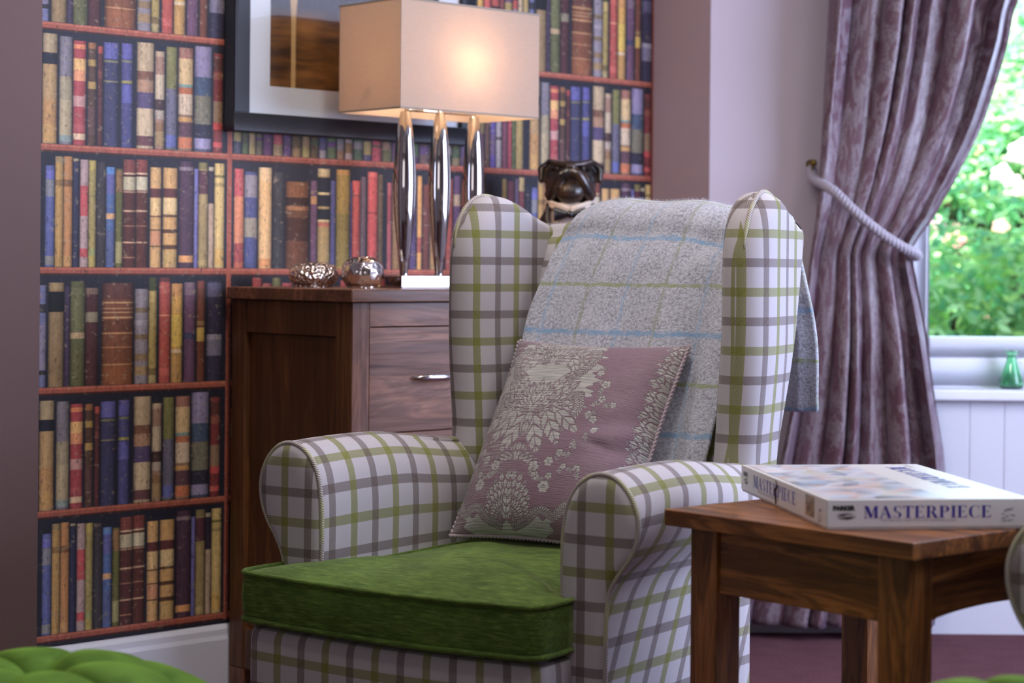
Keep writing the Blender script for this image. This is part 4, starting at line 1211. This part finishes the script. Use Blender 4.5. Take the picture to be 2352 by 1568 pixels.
    sprig(A, Y, [(8.2, -6.4), (10.4, -5.4), (11.8, -3.2)], 1.0, 5)
    sprig(A, Y, [(9.4, -9.0), (12.0, -8.2), (14.2, -9.6)], .9, 5)
    # the neighbouring repeat at the right hand edge
    B_ = np.abs(U - 21.0)
    hw = 4.4 + .8 * np.sin(V * 1.7) + .5 * np.sin(V * 4.9 + 1); M[(B_ < hw)] = 1
    for i in range(14):
        y = -20 + i * 3.1
        for a in (2.3, .9, -.4): leaf(B_, Y, 2.2, y, a * .5 + .2, 3.4, .8, 4, .14, .15)
        flower(B_, Y, 1.6 + 1.2 * (i % 2), y + 1.4, .9, 6)
    return M
def build_pillow():
    bl_ = Vector((-.232, .340, .452)); tl = Vector((-.230, .560, .806)); br = Vector((.150, .340, .452))
    W_, H_ = .374, (tl - bl_).length
    ex = (br - bl_).normalized(); ey = (tl - bl_).normalized(); ez = ex.cross(ey)   # ez: towards the sitter / up
    if ez.y > 0: ez = -ez
    c = (bl_ + (br - bl_) * .5 + (tl - bl_) * .5)
    pl = thing('damask_pillow', 'square pink and silver damask pillow propped on the green chair seat', 'pillow', CH, -TH)
    def surf(a, b, side):
        u, v = a * 2 - 1, b * 2 - 1
        k = 1 - .055 * (1 - u * u) * (v * v) ; k2 = 1 - .055 * (1 - v * v) * (u * u)     # concave edges
        px = u * k2 * W_ / 2; py = v * k * H_ / 2
        # full middle, pinched corners
        h = ((1 - abs(u) ** 2.6) * (1 - abs(v) ** 2.6)) ** .55
        th = (.072 if side > 0 else .040) * h
        # wrinkles
        wr = .0035 * math.sin(px * 60 + py * 25) * math.exp(-((u + .75) ** 2 + (v - .75) ** 2) * 4) + .004 * math.sin(py * 95 - px * 30) * math.exp(-((u - .72) ** 2 * 5 + (v + .05) ** 2 * 14))
        wr += -.010 * math.exp(-((u + .62) ** 2 / .02 + (v - .80) ** 2 / .012)) - .004 * math.exp(-((u - .55) ** 2 / .03 + (v + .1 + u * .1) ** 2 / .002))
        sag = -.012 * (1 - v) * .5 * (1 - u * u)
        z = side * th + (wr * (h > .05) if side > 0 else 0)
        return c + ex * px + ey * (py) + ez * (z)
    NX, NY = 400, 440
    mask = damask(NX, NY, W_, H_)
    cm = lambda a, b: (lambda q: (q, q, q))(float(mask[min(NX, int(round(a * NX))), min(NY, int(round(b * NY)))]))
    m = MB()
    m.grid(NX, NY, lambda a, b: surf(a, b, 1), lambda a, b: ((a - .5) * W_, (b - .5) * H_), COL=cm)
    m.grid(60, 60, lambda a, b: surf(a, b, -1), lambda a, b: ((a - .5) * W_, (b - .5) * H_), flip=True, COL=cm)
    o = m.build('cover', M_PILLOW, pl, merge=False, colors=True)
    pts = []
    N = 40
    for i in range(N): pts.append(surf(i / N, 0, 1))
    for i in range(N): pts.append(surf(1, i / N, 1))
    for i in range(N): pts.append(surf(1 - i / N, 1, 1))
    for i in range(N): pts.append(surf(0, 1 - i / N, 1))
    m = MB(); 
    for ph in (0, PI):
        q_ = []
        P2 = []
        for i in range(len(pts)):
            a, b = pts[i], pts[(i + 1) % len(pts)]
            for k in range(6): P2.append(a.lerp(b, k / 6))
        for i, p_ in enumerate(P2):
            an = ph + i / len(P2) * 2 * PI * 95
            q_.append(p_ + ez * math.cos(an) * .0022 + (ex * math.sin(an) + ey * math.sin(an)) * .0016)
        m.tube(q_, .0030, 6, closed=True)
    m.build('cord_piping', simple('silver_pink_cord', '#a3929a', .5, sheen=.3), o)
build_pillow()

# ------------------------------------------------------------------ side table
TH_ = .594
Nn = Vector((.527, 2.60, 0)); Ll = Vector((.228, 2.943, 0))
ex = (Nn - Ll).normalized(); tw = .455; ang = math.atan2(ex.y, ex.x)
tb = thing('side_table', 'square oak side table holding the white game box, right of the armchair', 'table', Ll, ang)
# local: x from left corner to near corner, y away from the camera
m = MB(); m.box((0, 0, TH_ - .024), (tw, tw, TH_)); m.build('table_top', M_TBX, tb, smooth=False, bevel=.002)
ins = .028; lw = .052
for x in (ins, tw - ins - lw):
    for y in (ins, tw - ins - lw):
        m = MB(); m.box((x, y, 0), (x + lw, y + lw, TH_ - .0245)); m.build('leg', M_TBZ, tb, smooth=False, bevel=.002)
az0, az1 = TH_ - .118, TH_ - .0245
for k in range(4):
    m = MB(); a, b = ins + lw + .0005, tw - ins - lw - .0005; th = .018
    if k == 0: m.box((a, ins + .006, az0), (b, ins + .006 + th, az1))
    if k == 1: m.box((a, tw - ins - .006 - th, az0), (b, tw - ins - .006, az1))
    if k > 1:
        # arched lower edge
        x0 = ins + .006 if k == 2 else tw - ins - .006 - th
        n = 16; i0 = 0
        for i in range(n + 1):
            y = lerp(a, b, i / n); z = az0 + .012 * math.sin(PI * i / n) ** .6 if 0 < i < n else az0
            for xx in (x0, x0 + th):
                m.add((xx, y, z)); m.add((xx, y, az1))
        for i in range(n):
            q_ = i * 4; r_ = q_ + 4
            for f in ((q_, q_ + 1, r_ + 1, r_), (q_ + 2, r_ + 2, r_ + 3, q_ + 3), (q_, r_, r_ + 2, q_ + 2), (q_ + 1, q_ + 3, r_ + 3, r_ + 1)): m.face(f)
        m.face((0, 2, 3, 1)); m.face((n * 4, n * 4 + 1, n * 4 + 3, n * 4 + 2))
    m.build('apron', M_TBX if k < 2 else M_TBY, tb, smooth=False, bevel=.001)

# ------------------------------------------------------------------ game box
bn = Vector((.4325, 2.715, TH_)); bl2 = Vector((.370, 3.19, TH_))
ey = (bl2 - bn).normalized(); exv = Vector((ey.y, -ey.x, 0)); bang = math.atan2(exv.y, exv.x)
gb = thing('game_box', 'white board game box lettered MASTERPIECE, lying on the oak side table', 'box', bn, bang)
BW, BL, BH = .292, .478, .042
M_CARD = simple('white_box_card', '#d3cfce', .35)
m = MB(); m.box((.0015, .0015, .0003), (BW - .0015, BL - .0015, .012)); m.build('tray', M_CARD, gb, smooth=False, bevel=.0008)
m = MB(); m.box((0, 0, .0035), (BW, BL, BH)); lid = m.build('lid', M_CARD, gb, smooth=False, bevel=.0012)
M_INK = simple('violet_blue_ink', '#2c2690', .4); M_INK2 = simple('pale_violet_ink', '#4a44a8', .4); M_BLK = simple('black_ink', '#1c1c20', .4); M_GREYI = simple('grey_ink', '#8e8a90', .5)
# serif capitals drawn as polygons, unit height
def arcp_(cx, cy, rx, ry, a0, a1, th, n=14):
    out = []
    for i in range(n):
        ta, tb_ = i / n, (i + 1) / n
        A0, A1 = R(lerp(a0, a1, ta)), R(lerp(a0, a1, tb_)); t0, t1 = th(R(lerp(a0, a1, ta))), th(R(lerp(a0, a1, tb_)))
        o0 = (cx + rx * math.cos(A0), cy + ry * math.sin(A0)); o1 = (cx + rx * math.cos(A1), cy + ry * math.sin(A1))
        i0 = (cx + (rx - t0) * math.cos(A0), cy + (ry - t0 * .55) * math.sin(A0)); i1 = (cx + (rx - t1) * math.cos(A1), cy + (ry - t1 * .55) * math.sin(A1))
        out.append([o0, o1, i1, i0])
    return out
def rc(a, b, c, d): return [(a, b), (c, b), (c, d), (a, d)]
SF = .045
thk = lambda a: .05 + .15 * abs(math.cos(a))
GL = {
 'M': (1.08, [rc(.10, 0, .15, 1), [(.06, 1), (.32, 1), (.60, .12), (.50, 0), (.46, 0)], [(.48, 0), (.54, 0), (.84, 1), (.78, 1)], rc(.78, 0, .98, 1), rc(0, 0, .25, SF), rc(.70, 0, 1.06, SF), rc(0, 1 - SF, .30, 1), rc(.78, 1 - SF, 1.06, 1)]),
 'A': (.92, [[(.06, 0), (.12, 0), (.45, 1), (.40, 1)], [(.34, 1), (.50, 1), (.86, 0), (.64, 0)], rc(.22, .30, .66, .345), rc(0, 0, .24, SF), rc(.55, 0, .92, SF)]),
 'T': (.80, [rc(.30, 0, .50, 1), rc(.04, 1 - SF, .76, 1), [(.04, 1), (.04, .78), (.07, .78), (.12, .95), (.12, 1)], [(.76, 1), (.76, .78), (.73, .78), (.68, .95), (.68, 1)], rc(.20, 0, .60, SF)]),
 'E': (.78, [rc(.10, 0, .30, 1), rc(.02, 0, .68, SF), rc(.02, 1 - SF, .66, 1), rc(.3, .49, .52, .53), [(.68, 0), (.72, .24), (.69, .24), (.60, .04), (.60, 0)], [(.66, 1), (.68, .78), (.65, .78), (.58, .96), (.58, 1)], rc(.50, .40, .53, .62)]),
 'I': (.42, [rc(.11, 0, .31, 1), rc(.02, 0, .40, SF), rc(.02, 1 - SF, .40, 1)]),
 'P': (.80, [rc(.10, 0, .30, 1), rc(.02, 0, .40, SF), rc(.02, 1 - SF, .44, 1)] + arcp_(.42, .735, .32, .265, -90, 90, thk) + [rc(.28, .47, .43, .51)]),
 'R': (.92, [rc(.10, 0, .30, 1), rc(.02, 0, .40, SF), rc(.02, 1 - SF, .44, 1)] + arcp_(.42, .745, .31, .255, -90, 90, thk) + [rc(.28, .49, .43, .53), [(.38, .51), (.56, .51), (.90, 0), (.66, 0)], rc(.62, 0, .96, SF)]),
 'C': (.88, arcp_(.47, .5, .43, .515, 50, 310, lambda a: .05 + .16 * max(0, -math.cos(a)) ) + [rc(.74, .70, .77, .97), rc(.74, .04, .77, .26)]),
 'S': (.66, arcp_(.33, .745, .26, .265, 30, 270, lambda a: .05 + .11 * max(0, -math.cos(a))) + arcp_(.33, .255, .28, .27, 90, -150, lambda a: .05 + .13 * max(0, math.cos(a))) + [[(.12, .64), (.26, .50), (.58, .38), (.50, .24), (.42, .42), (.20, .52)], rc(.55, .72, .58, .98), rc(.06, .03, .09, .28)])}
def lettering(text, name, mat, M_, height, xscale=1.0, parent=None, gap=.05):
    m = MB(); x = 0
    for ch_ in text:
        wd, polys = GL[ch_]
        for k, pl in enumerate(polys):
            ids = [m.add(M_ @ Vector(((x + a) * height * xscale, b * height, .00004 * (k % 5)))) for a, b in pl]; m.face(ids)
        x += wd + gap
    return m.build(name, mat, parent, smooth=False, merge=False)
def textmesh(body, name, mat, M_, size, parent, xs=1.0, bold=0.0):
    cd = bpy.data.curves.new(name, 'FONT'); cd.body = body; cd.size = size; cd.offset = bold
    o = bpy.data.objects.new(name, cd); C.objects.link(o); bpy.context.view_layer.update()
    me = bpy.data.meshes.new_from_object(o.evaluated_get(bpy.context.evaluated_depsgraph_get())); bpy.data.objects.remove(o)
    me.transform(M_ @ Matrix.Diagonal((xs, 1, 1, 1))); me.materials.clear(); me.materials.append(mat)
    r_ = bpy.data.objects.new(name, me); C.objects.link(r_); r_.parent = parent; return r_
MF = lambda x, z: Matrix.Translation((x, -.0004, z)) @ Matrix.Rotation(R(90), 4, 'X')
ML = lambda y, z: Matrix.Translation((-.0004, y, z)) @ Matrix.Rotation(R(-90), 4, 'Z') @ Matrix.Rotation(R(90), 4, 'X')
def total(text, gap=.05): return sum(GL[c][0] + gap for c in text) - gap
hL = .0165
lettering('MASTERPIECE', 'title_lettering', M_INK, MF(.052, .0165), hL, .182 / (total('MASTERPIECE') * hL), lid)
textmesh('THE FINE ART AUCTION AND BIDDING GAME', 'subtitle_lettering', M_GREYI, MF(.075, .0118), .0044, lid, 1.18)
def swirl(name, MM, x0, w_, par):
    m = MB()
    for k in range(6):
        pts = []
        for i in range(18):
            t = i / 17; a = t * 2.5 * PI * .55 + k * .9; r_ = (.15 + .8 * t) * 1.0
            px = x0 + w_ / 2 + math.cos(a) * r_ * w_ * .48 + .001; pz = .0058 + math.sin(a) * r_ * .0050
            px = min(x0 + w_, max(x0, px)); pz = min(.0108, max(.0008, pz)); pts.append((px, pz, .0004 + .0009 * math.sin(PI * t)) if False else (px, pz, .00025 + .00045 * math.sin(PI * t)))
        ids = []
        for px, pz, h in pts: ids.append((m.add(MM @ Vector((px, pz - h * .6, .00003 * k))), m.add(MM @ Vector((px, pz + h * .6, .00003 * k)))))
        for a, b in zip(ids, ids[1:]): m.face([a[0], b[0], b[1], a[1]])
    m.build(name, M_BLK, par, smooth=False, merge=False)
textmesh('PARKER', 'maker_lettering', M_BLK, MF(.0085, .0275), .0085, lid, 1.0, .0006)
swirl('maker_swirl', MF(0, .0135), .0085, .034, lid)
textmesh('18+', 'age_mark', M_GREYI, MF(.246, .026), .006, lid, 1.4) if False else None
def smudge(name, MM, x0, z0, n, mat, par):
    random.seed(3); m = MB()
    for i in range(n):
        x = x0 + random.random() * .02; z = z0 + random.random() * .018; a = random.uniform(.002, .005); b = random.uniform(.0006, .0016)
        ids = [m.add(MM @ Vector((x + p_ * a, z + q_ * b, .00003 * (i % 7)))) for p_, q_ in ((-1, 0), (0, -1), (1, 0), (0, 1))]; m.face(ids)
    m.build(name, mat, par, smooth=False, merge=False)
smudge('seal_mark', MF(0, 0), .246, .011, 14, M_GREYI, lid)
# long left side, read from the window end towards the near corner
lettering('MASTERPIECE', 'title_lettering', M_INK2, ML(.400, .0155), .0185, .245 / (total('MASTERPIECE') * .0185), lid)
textmesh('THE FINE ART AUCTION AND BIDDING GAME', 'subtitle_lettering', M_GREYI, ML(.375, .0105), .0042, lid, 1.45)
textmesh('PARKER', 'maker_lettering', M_BLK, ML(.462, .0275), .0085, lid, .9, .0005); swirl('maker_swirl', ML(.462, .0135), 0, .030, lid)
smudge('seal_mark', ML(.045, 0), 0, .008, 16, simple('brown_grey_ink', '#a09694', .5), lid)
def patchwork(name, MM, cells, x0, y0, w_, h_, cols, par, jit=.25, seed=1, kf=None):
    random.seed(seed); m = MB(); nx, ny = cells
    J = [[(x0 + w_ * (i + (random.uniform(-jit, jit) if 0 < i < nx else 0)) / nx, y0 + h_ * (j + (random.uniform(-jit, jit) if 0 < j < ny else 0)) / ny) for j in range(ny + 1)] for i in range(nx + 1)]
    V = [[m.add(MM @ Vector((*J[i][j], 0))) for j in range(ny + 1)] for i in range(nx + 1)]
    VC = [[srgb(random.choice(cols)) for _ in range(ny + 1)] for _ in range(nx + 1)]
    for i in range(nx):
        for j in range(ny):
            a = srgb(random.choice(cols))
            m.face([V[i][j], V[i + 1][j], V[i + 1][j + 1], V[i][j + 1]], None, 0, [tuple(lerp(p_, q_, .62) for p_, q_ in zip(a, VC[x_][y_])) for x_, y_ in ((i, j), (i + 1, j), (i + 1, j + 1), (i, j + 1))])
    return m.build(name, M_PRINT, par, smooth=False, merge=False, colors=True)
patchwork('portrait_print', ML(.105, .0035 + .006), (5, 6), 0, 0, .044, .029, ['5a4a3c', '8a7458', '3c3230', '9c8468', 'a08c70', '6c5a4c', 'b09078'], lid, seed=6)
MT = Matrix.Translation((0, 0, BH + .0004))
patchwork('cover_art', MT, (7, 14), .008, .010, .165, .455, ['c4c8d4', 'd4ccd4', 'd6d2d6', '5c6474', 'a4b4c8', 'd4b8b0', 'c8ccdc', 'c8a498', 'd8d4dc', '8c8e9a', 'b0c0d4', 'd4c8c8', 'c8ccd8', 'c0c4b4'], lid, jit=.45, seed=11)  # pale colours carry the washed-out reflection on the lid
lettering('MASTERPIECE', 'title_lettering', M_INK2, MT @ Matrix.Translation((.222, .428, .0002)) @ Matrix.Rotation(R(-90), 4, 'Z'), .032, .30 / (total('MASTERPIECE') * .032), lid)
textmesh('PARKER', 'maker_lettering', M_GREYI, MT @ Matrix.Translation((.262, .462, .0002)) @ Matrix.Rotation(R(-90), 4, 'Z'), .010, lid)
# rubber band round the box
m = MB(); yb = .262; e = .0008
band = [(-e, yb, -.0), (-e, yb, BH + e), (BW + e, yb + .02, BH + e), (BW + e, yb + .02, 0)]
# torn corner line down the long side
m.tube(spline([(-.0006, yb + .004, BH - .002), (-.0008, yb - .004, BH - .010), (-.0008, yb + .006, BH - .018), (-.0006, yb + .002, .010), (-.0006, yb + .003, .0036)], 6), .0011, 6, rf=lambda t: .0007 + .0012 * math.sin(PI * t) ** 2)
m.build('side_tear', simple('torn_card_edge', '#4a3428', .9), lid)

# ------------------------------------------------------------------ curtain
def build_curtain():
    # measured silhouette at its depth (metres)
    Yc = YW - .115
    def px(x, z): return x
    def tox(xp, yp):
        dx, dy = xp - 1176, yp - 612; return (dx + ROLL * dy) / FPX * Yc
    def toz(xp, yp):
        dx, dy = xp - 1176, yp - 612; return HC - (dy - ROLL * dx) / FPX * Yc
    LFT = [(1432, 1680), (1350, 1700), (1200, 1745), (1060, 1788), (900, 1818), (750, 1840), (600, 1858), (480, 1876), (370, 1884), (200, 1893), (0, 1906), (-400, 1920), (-900, 1930)]
    RGT = [(1432, 2150), (1350, 2160), (1200, 2174), (1060, 2172), (900, 2148), (780, 2132), (700, 2118), (640, 2106), (590, 2098), (560, 2108), (500, 2150), (420, 2196), (300, 2256), (200, 2292), (100, 2322), (0, 2346), (-300, 2420), (-900, 2500)]
    LT = sorted([(toz(x, y), tox(x, y)) for y, x in LFT]); RT = sorted([(toz(x, y), tox(x, y)) for y, x in RGT])
    zb, zt = toz(1900, 1436), 2.312
    ZT = toz(2095, 585)
    o = thing('curtain', 'mauve damask curtain tied back beside the garden window', 'curtain', (0, Yc, 0))
    NF = 8.0
    def warp(a):
        return a + .028 * math.sin(a * 2 * PI * 2.3 + .7)
    def P(a, b):
        z = lerp(zb, zt, b)
        xl, xr = sinterp(LT, z), sinterp(RT, z)
        near = math.exp(-((z - ZT) / .16) ** 2)
        a2 = warp(a)
        wdt = xr - xl
        low = sstep(ZT, ZT - .35, z); hi = sstep(ZT + .05, ZT + .6, z)
        ph = a2 * NF * PI + .35 * math.sin(z * 2.6 + a * 4)
        amp = (.075 * (low * .9 + hi) + .030 * near)
        q0 = ph / PI; kf = math.floor(q0); fr_ = q0 - kf
        big = .75 + .45 * math.sin(kf * 2.7 + 1.1)
        d = -(abs(math.sin(ph)) ** .62) * big + .5
        d -= .05 * math.sin(2 * ph + kf * 1.7) * big
        lam = wdt / NF
        xo = .13 * lam * math.sin(2 * ph + .5) * math.sin(kf * 1.9 + .6)
        x = lerp(xl, xr, a) + xo * min(1, a * 12, (1 - a) * 12)
        # gathers lean towards the tie, stay full at the heart
        y = amp * d - .05 * math.exp(-((a - .55) / .35) ** 2) * (1 - near * .6) * .6
        if a > .88 and z > ZT: y += .03 * (a - .88) / .12
        y += .0035 * math.sin(z * 60 + a * 30) * hi * (math.exp(-((a - .82) / .06) ** 2)) * 1.6
        return Vector((x, y, z))
    m = MB()
    FAB = 1.9
    m.grid(360, 150, P, lambda a, b: (a * FAB, lerp(zb, zt, b)))
    c = m.build('cloth', M_CURT, o)
    sd = c.modifiers.new('solid', 'SOLIDIFY'); sd.thickness = .0022; sd.offset = 0
    # rope tie-back
    def wpt(xp, yp, dy): return Vector((tox(xp, yp), dy, toz(xp, yp)))
    path = spline([wpt(1878, 383, .10), wpt(1874, 410, .03), wpt(1905, 442, -.075), wpt(1950, 492, -.115), wpt(2000, 535, -.125), wpt(2050, 567, -.115), wpt(2086, 582, -.085), wpt(2098, 588, -.03), wpt(2082, 584, .06)], 26)
    rt = thing('tieback_rope', 'twisted grey rope tie-back around the mauve curtain', 'tieback', (0, Yc, 0))
    mm = MB(); cum = 0
    for st in range(3):
        pts = []; s = 0
        for i, p_ in enumerate(path):
            if i: s += (p_ - path[i - 1]).length
            t_ = (path[min(i + 1, len(path) - 1)] - path[max(i - 1, 0)]).normalized(); n1 = t_.cross(Vector((0, 1, 0))).normalized(); n2 = t_.cross(n1)
            an = s / .034 * 2 * PI + st * 2 * PI / 3
            pts.append(p_ + n1 * math.cos(an) * .0078 + n2 * math.sin(an) * .0078)
        mm.tube(pts, .0062, 8)
    mm.build('cord', M_ROPE, rt)
    hk = thing('tieback_hook', 'small brass tie-back hook on the wall left of the curtain', 'hook', (0, YW, 0))
    mm = MB(); b = Vector((tox(1876, 372), 0, toz(1876, 372)))
    mm.lathe([(0, 0), (.011, 0), (.012, .004), (.006, .008), (.005, .05), (.007, .055), (.0095, .062), (.0075, .070), (0, .072)], 16, Matrix.Translation((b.x, -.001, b.z)) @ Matrix.Rotation(R(90), 4, 'X'))
    mm.build('hook_stem', M_BRASS, hk)
    mm = MB(); mm.tube(spline([(b.x, -.05, b.z), (b.x - .003, -.06, b.z - .012), (b.x, -.05, b.z - .022), (b.x + .002, -.03, b.z - .018)], 8), .0025, 8); mm.build('hook_arm', M_BRASS, hk)
build_curtain()
# curtain pole (above the frame)
m = MB(); m.tube([(.62, YW - .115, 2.33), (2.75, YW - .115, 2.33)], .014, 12); m.build('curtain_pole', M_BRASS); tag(bpy.data.objects['curtain_pole'], 'brass pole carrying the mauve curtain above the window', 'pole')

# ------------------------------------------------------------------ glass vase on the sill
def vase():
    m = MB()
    out = [(0, 0), (.026, 0), (.031, .004), (.0325, .014), (.030, .026), (.022, .050), (.0145, .072), (.0120, .084), (.0125, .090), (.0185, .094), (.0190, .099), (.0165, .100)]
    inn = [(.0135, .098), (.0095, .090), (.0090, .084), (.0115, .072), (.019, .050), (.0268, .026), (.029, .014), (.027, .008), (0, .007)]
    pr = []
    for a, b in zip(out[1:], out[2:]): pr += [(lerp(a[0], b[0], t / 3), lerp(a[1], b[1], t / 3)) for t in range(3)]
    m.lathe([(0, 0)] + pr + [out[-1]] + inn, 40)
    o = m.build('glass_vase', M_GREENGLASS, auto=50); 
    z = WZ0; Y = YW + .03
    x = (2323 - 1176 + ROLL * 270) / FPX * Y
    o.location = (x, Y, z); tag(o, 'small green glass bottle vase on the window sill', 'vase')
vase()

# ------------------------------------------------------------------ green footstools
def tufted(name, label, loc, rad, top, edge, seed, grp=None, rot=0):
    t = thing(name, label, 'footstool', loc, rot)
    m = MB(); sp_ = rad * .66; depth = .040
    btn = [(0, 0)] + [(sp_ * math.cos(k * PI / 3), sp_ * math.sin(k * PI / 3)) for k in range(6)]
    H = top - .10
    def hgt(x, y):
        r_ = math.hypot(x, y) / rad
        z = top - (top - edge) * r_ ** 2.6
        for bx, by in btn:
            d = math.hypot(x - bx, y - by); z -= depth * math.exp(-d / (.16 * rad))
        # pleats joining the buttons and running to the rim
        for i in range(7):
            for j in range(i):
                ax, ay = btn[i]; bx, by = btn[j]; L = math.hypot(ax - bx, ay - by)
                if L < sp_ * 1.05:
                    tt = max(0, min(1, ((x - ax) * (bx - ax) + (y - ay) * (by - ay)) / L / L)); d = math.hypot(x - ax - tt * (bx - ax), y - ay - tt * (by - ay))
                    z -= .012 * math.exp(-d / .010)
        for k in range(6):
            ax, ay = btn[k + 1]; a0 = math.atan2(ay, ax)
            for da in (-.26, .26):
                bx, by = rad * 1.05 * math.cos(a0 + da), rad * 1.05 * math.sin(a0 + da); L = math.hypot(ax - bx, ay - by)
                tt = max(0, min(1, ((x - ax) * (bx - ax) + (y - ay) * (by - ay)) / L / L)); d = math.hypot(x - ax - tt * (bx - ax), y - ay - tt * (by - ay))
                z -= .010 * math.exp(-d / .010)
        return z
    def P(a, b):
        th = a * 2 * PI
        if b <= .8:
            r_ = rad * b / .8; x, y = r_ * math.cos(th), r_ * math.sin(th); return Vector((x, y, hgt(x, y)))
        tt = (b - .8) / .2; x0, y0 = rad * math.cos(th), rad * math.sin(th); z0_ = hgt(x0, y0)
        bul = 1 + .03 * math.sin(PI * tt)
        return Vector((x0 * bul, y0 * bul, lerp(z0_, .10, tt)))
    m.grid(180, 90, P, cu=True)
    o = m.build('seat', M_VELVET2, t)
    for k, (bx, by) in enumerate(btn):
        mm = MB(); mm.ball((bx, by, hgt(bx, by) + .004), (.012, .012, .006)); mm.build('button', M_VELVET2, o)
    for k in range(4):
        a = k * PI / 2 + PI / 4; mm = MB(); mm.lathe([(0, 0), (.012, 0), (.020, .099), (0, .099)], 16, Matrix.Translation((rad * .72 * math.cos(a), rad * .72 * math.sin(a), 0))); mm.build('leg', M_LEG, t, auto=40)
    return t
f1 = tufted('tufted_footstool', 'deep-buttoned green velvet footstool in the bottom left corner', (-.60, 2.55, 0),     .29, .458, .352, 1, rot=.35)
f2 = copy_tree(f1); f2['label'] = 'green velvet footstool at the bottom right, in front of the side table'
f2.location = (.545, 2.12, 0); f2.rotation_euler = (0, 0, .8); f2.scale = (.8, .8, 1.148)

# ------------------------------------------------------------------ garden
def leaf_mat(name, a, b):
    g = G(name); at = g.n('ShaderNodeAttribute', attribute_name='Col')
    col = at.outputs['Color']
    d = g.n('ShaderNodeBsdfDiffuse', {'Color': col}); t = g.n('ShaderNodeBsdfTranslucent', {'Color': col}); 
    mx = g.n('ShaderNodeMixShader', {0: .4, 1: d.outputs[0], 2: t.outputs[0]}); g.t.links.new(mx.outputs[0], g.out.inputs[0]); return g.m
M_LEAF = leaf_mat('garden_leaves', 0, 0)
M_BARK = simple('shrub_bark', '#4a3a2c', .9)
def shrub(name, label, c, rad, n, cols, size, blooms=(), seed=0):
    random.seed(seed); t = thing(name, label, 'shrub', (c[0], c[1], 0))
    m = MB(); zc = c[2]
    lumps = [(random.gauss(0, .45), random.gauss(0, .35), random.gauss(0, .42), random.uniform(.35, .6)) for _ in range(16)]
    for _ in range(n):
        l = random.choice(lumps); v = Vector((random.gauss(0, 1), random.gauss(0, 1), random.gauss(0, 1))).normalized() * random.uniform(.75, 1.05) * l[3]
        p_ = Vector(((l[0] + v.x) * rad[0], (l[1] + v.y) * rad[1], zc + (l[2] + v.z) * rad[2]))
        if p_.z < .05: continue
        ax = Vector((random.gauss(0, 1), random.gauss(0, 1), random.gauss(0, .6))).normalized(); bx = ax.orthogonal().normalized(); s_ = size * random.uniform(.6, 1.4)
        i0 = len(m.v); c_ = srgb(random.choice(cols)); k = random.uniform(.8, 1.2); c_ = tuple(x * k for x in c_)
        for q_ in (ax * s_, bx * s_ * .5, -ax * s_, -bx * s_ * .5): m.add(p_ + q_)
        m.face([i0, i0 + 1, i0 + 2, i0 + 3], None, 0, [c_] * 4)
    fo = m.build('foliage', M_LEAF, t, smooth=False, merge=False, colors=True)
    st = MB()
    for k in range(5): st.tube(spline([(random.uniform(-.1, .1), 0, 0), (random.uniform(-.2, .2) * rad[0], random.uniform(-.1, .1), zc * .6), (random.uniform(-.5, .5) * rad[0], 0, zc + .3 * rad[2])], 6), .02, 6)
    st.build('stem', M_BARK, t)
    for (bx, by, bz, r_, col) in blooms:
        b = MB(); 
        for k in range(14):
            a = k * 2.4; rr = r_ * (.15 + .06 * k); b.ball((bx - c[0] + math.cos(a) * rr * .8, by - c[1] - .02 * r_, bz + math.sin(a) * rr * .8), (r_ * .38, r_ * .25, r_ * .38), nu=8, nv=5)
        b.build('blossom', simple('petal', col, .7), t)
    return t
def gp(xp, yp, Y):
    dx, dy = xp - 1176, yp - 612; return ((dx + ROLL * dy) / FPX * Y, Y, HC - (dy - ROLL * dx) / FPX * Y)
LG = ['a0d094', 'bce4a8', '84c898', 'cceeb4', '90d0a4', 'b0e4c0']
DG = ['2f6a50', '3c7a58', '24504a', '4a8c60', '356a6a']
PK, WHc, RD = '#e8a0a0', '#f0e8e4', '#d88888'
bA = [(*gp(2190, 545, 8.0), .055, PK), (*gp(2150, 515, 8.0), .035, '#e0a8b8'), (*gp(2298, 520, 8.0), .035, '#e8b4a0'), (*gp(2345, 350, 8.0), .06, WHc), (*gp(2300, 400, 8.0), .045, WHc), (*gp(2330, 430, 8.0), .05, '#eac8c8'), (*gp(2255, 730, 8.0), .03, '#dca8a0'), (*gp(2235, 340, 8.2), .04, '#e8c8a8')]
c = gp(2260, 420, 8.4); shrub('rose_shrub', 'pale green rose shrub with pink blossom outside the window', (c[0], c[1], 1.36), (1.0, .42, .62), 9000, LG, .032, bA, 3)
c = gp(2180, 680, 8.0); shrub('leafy_shrub', 'low bright green shrub outside, above the window frame', (c[0] - .1, c[1] - 1.0, .70), (.8, .25, .34), 6000, LG[:4] + ['c8e890'], .026, (), 5)
c = gp(2320, 560, 10.6); shrub('dark_shrub', 'dark blue-green shrub in the garden, behind the bright ones', (c[0], c[1], .95), (1.9, .5, .85), 9000, DG, .05, (), 7)
m = MB(); m.box((-4, YW + .4, -.5), (14, 30, -.3)); lw_ = m.build('lawn', simple('lawn_green', '#6a9a48', .9), smooth=False); struct(lw_)
for i, (x, y, rr, zc) in enumerate([(2.9, 13.4, 1.0, 1.7), (4.5, 17.0, 1.5, 2.2)]):
    shrub('garden_tree', ['pale green tree standing behind the garden shrubs, nearer the curtain', 'tall pale tree farthest back in the garden, towards the edge of the window'][i], (x, y, zc), (rr, .9, rr * .8), 8000, LG + ['5c9c60'], .075, (), 20 + i)
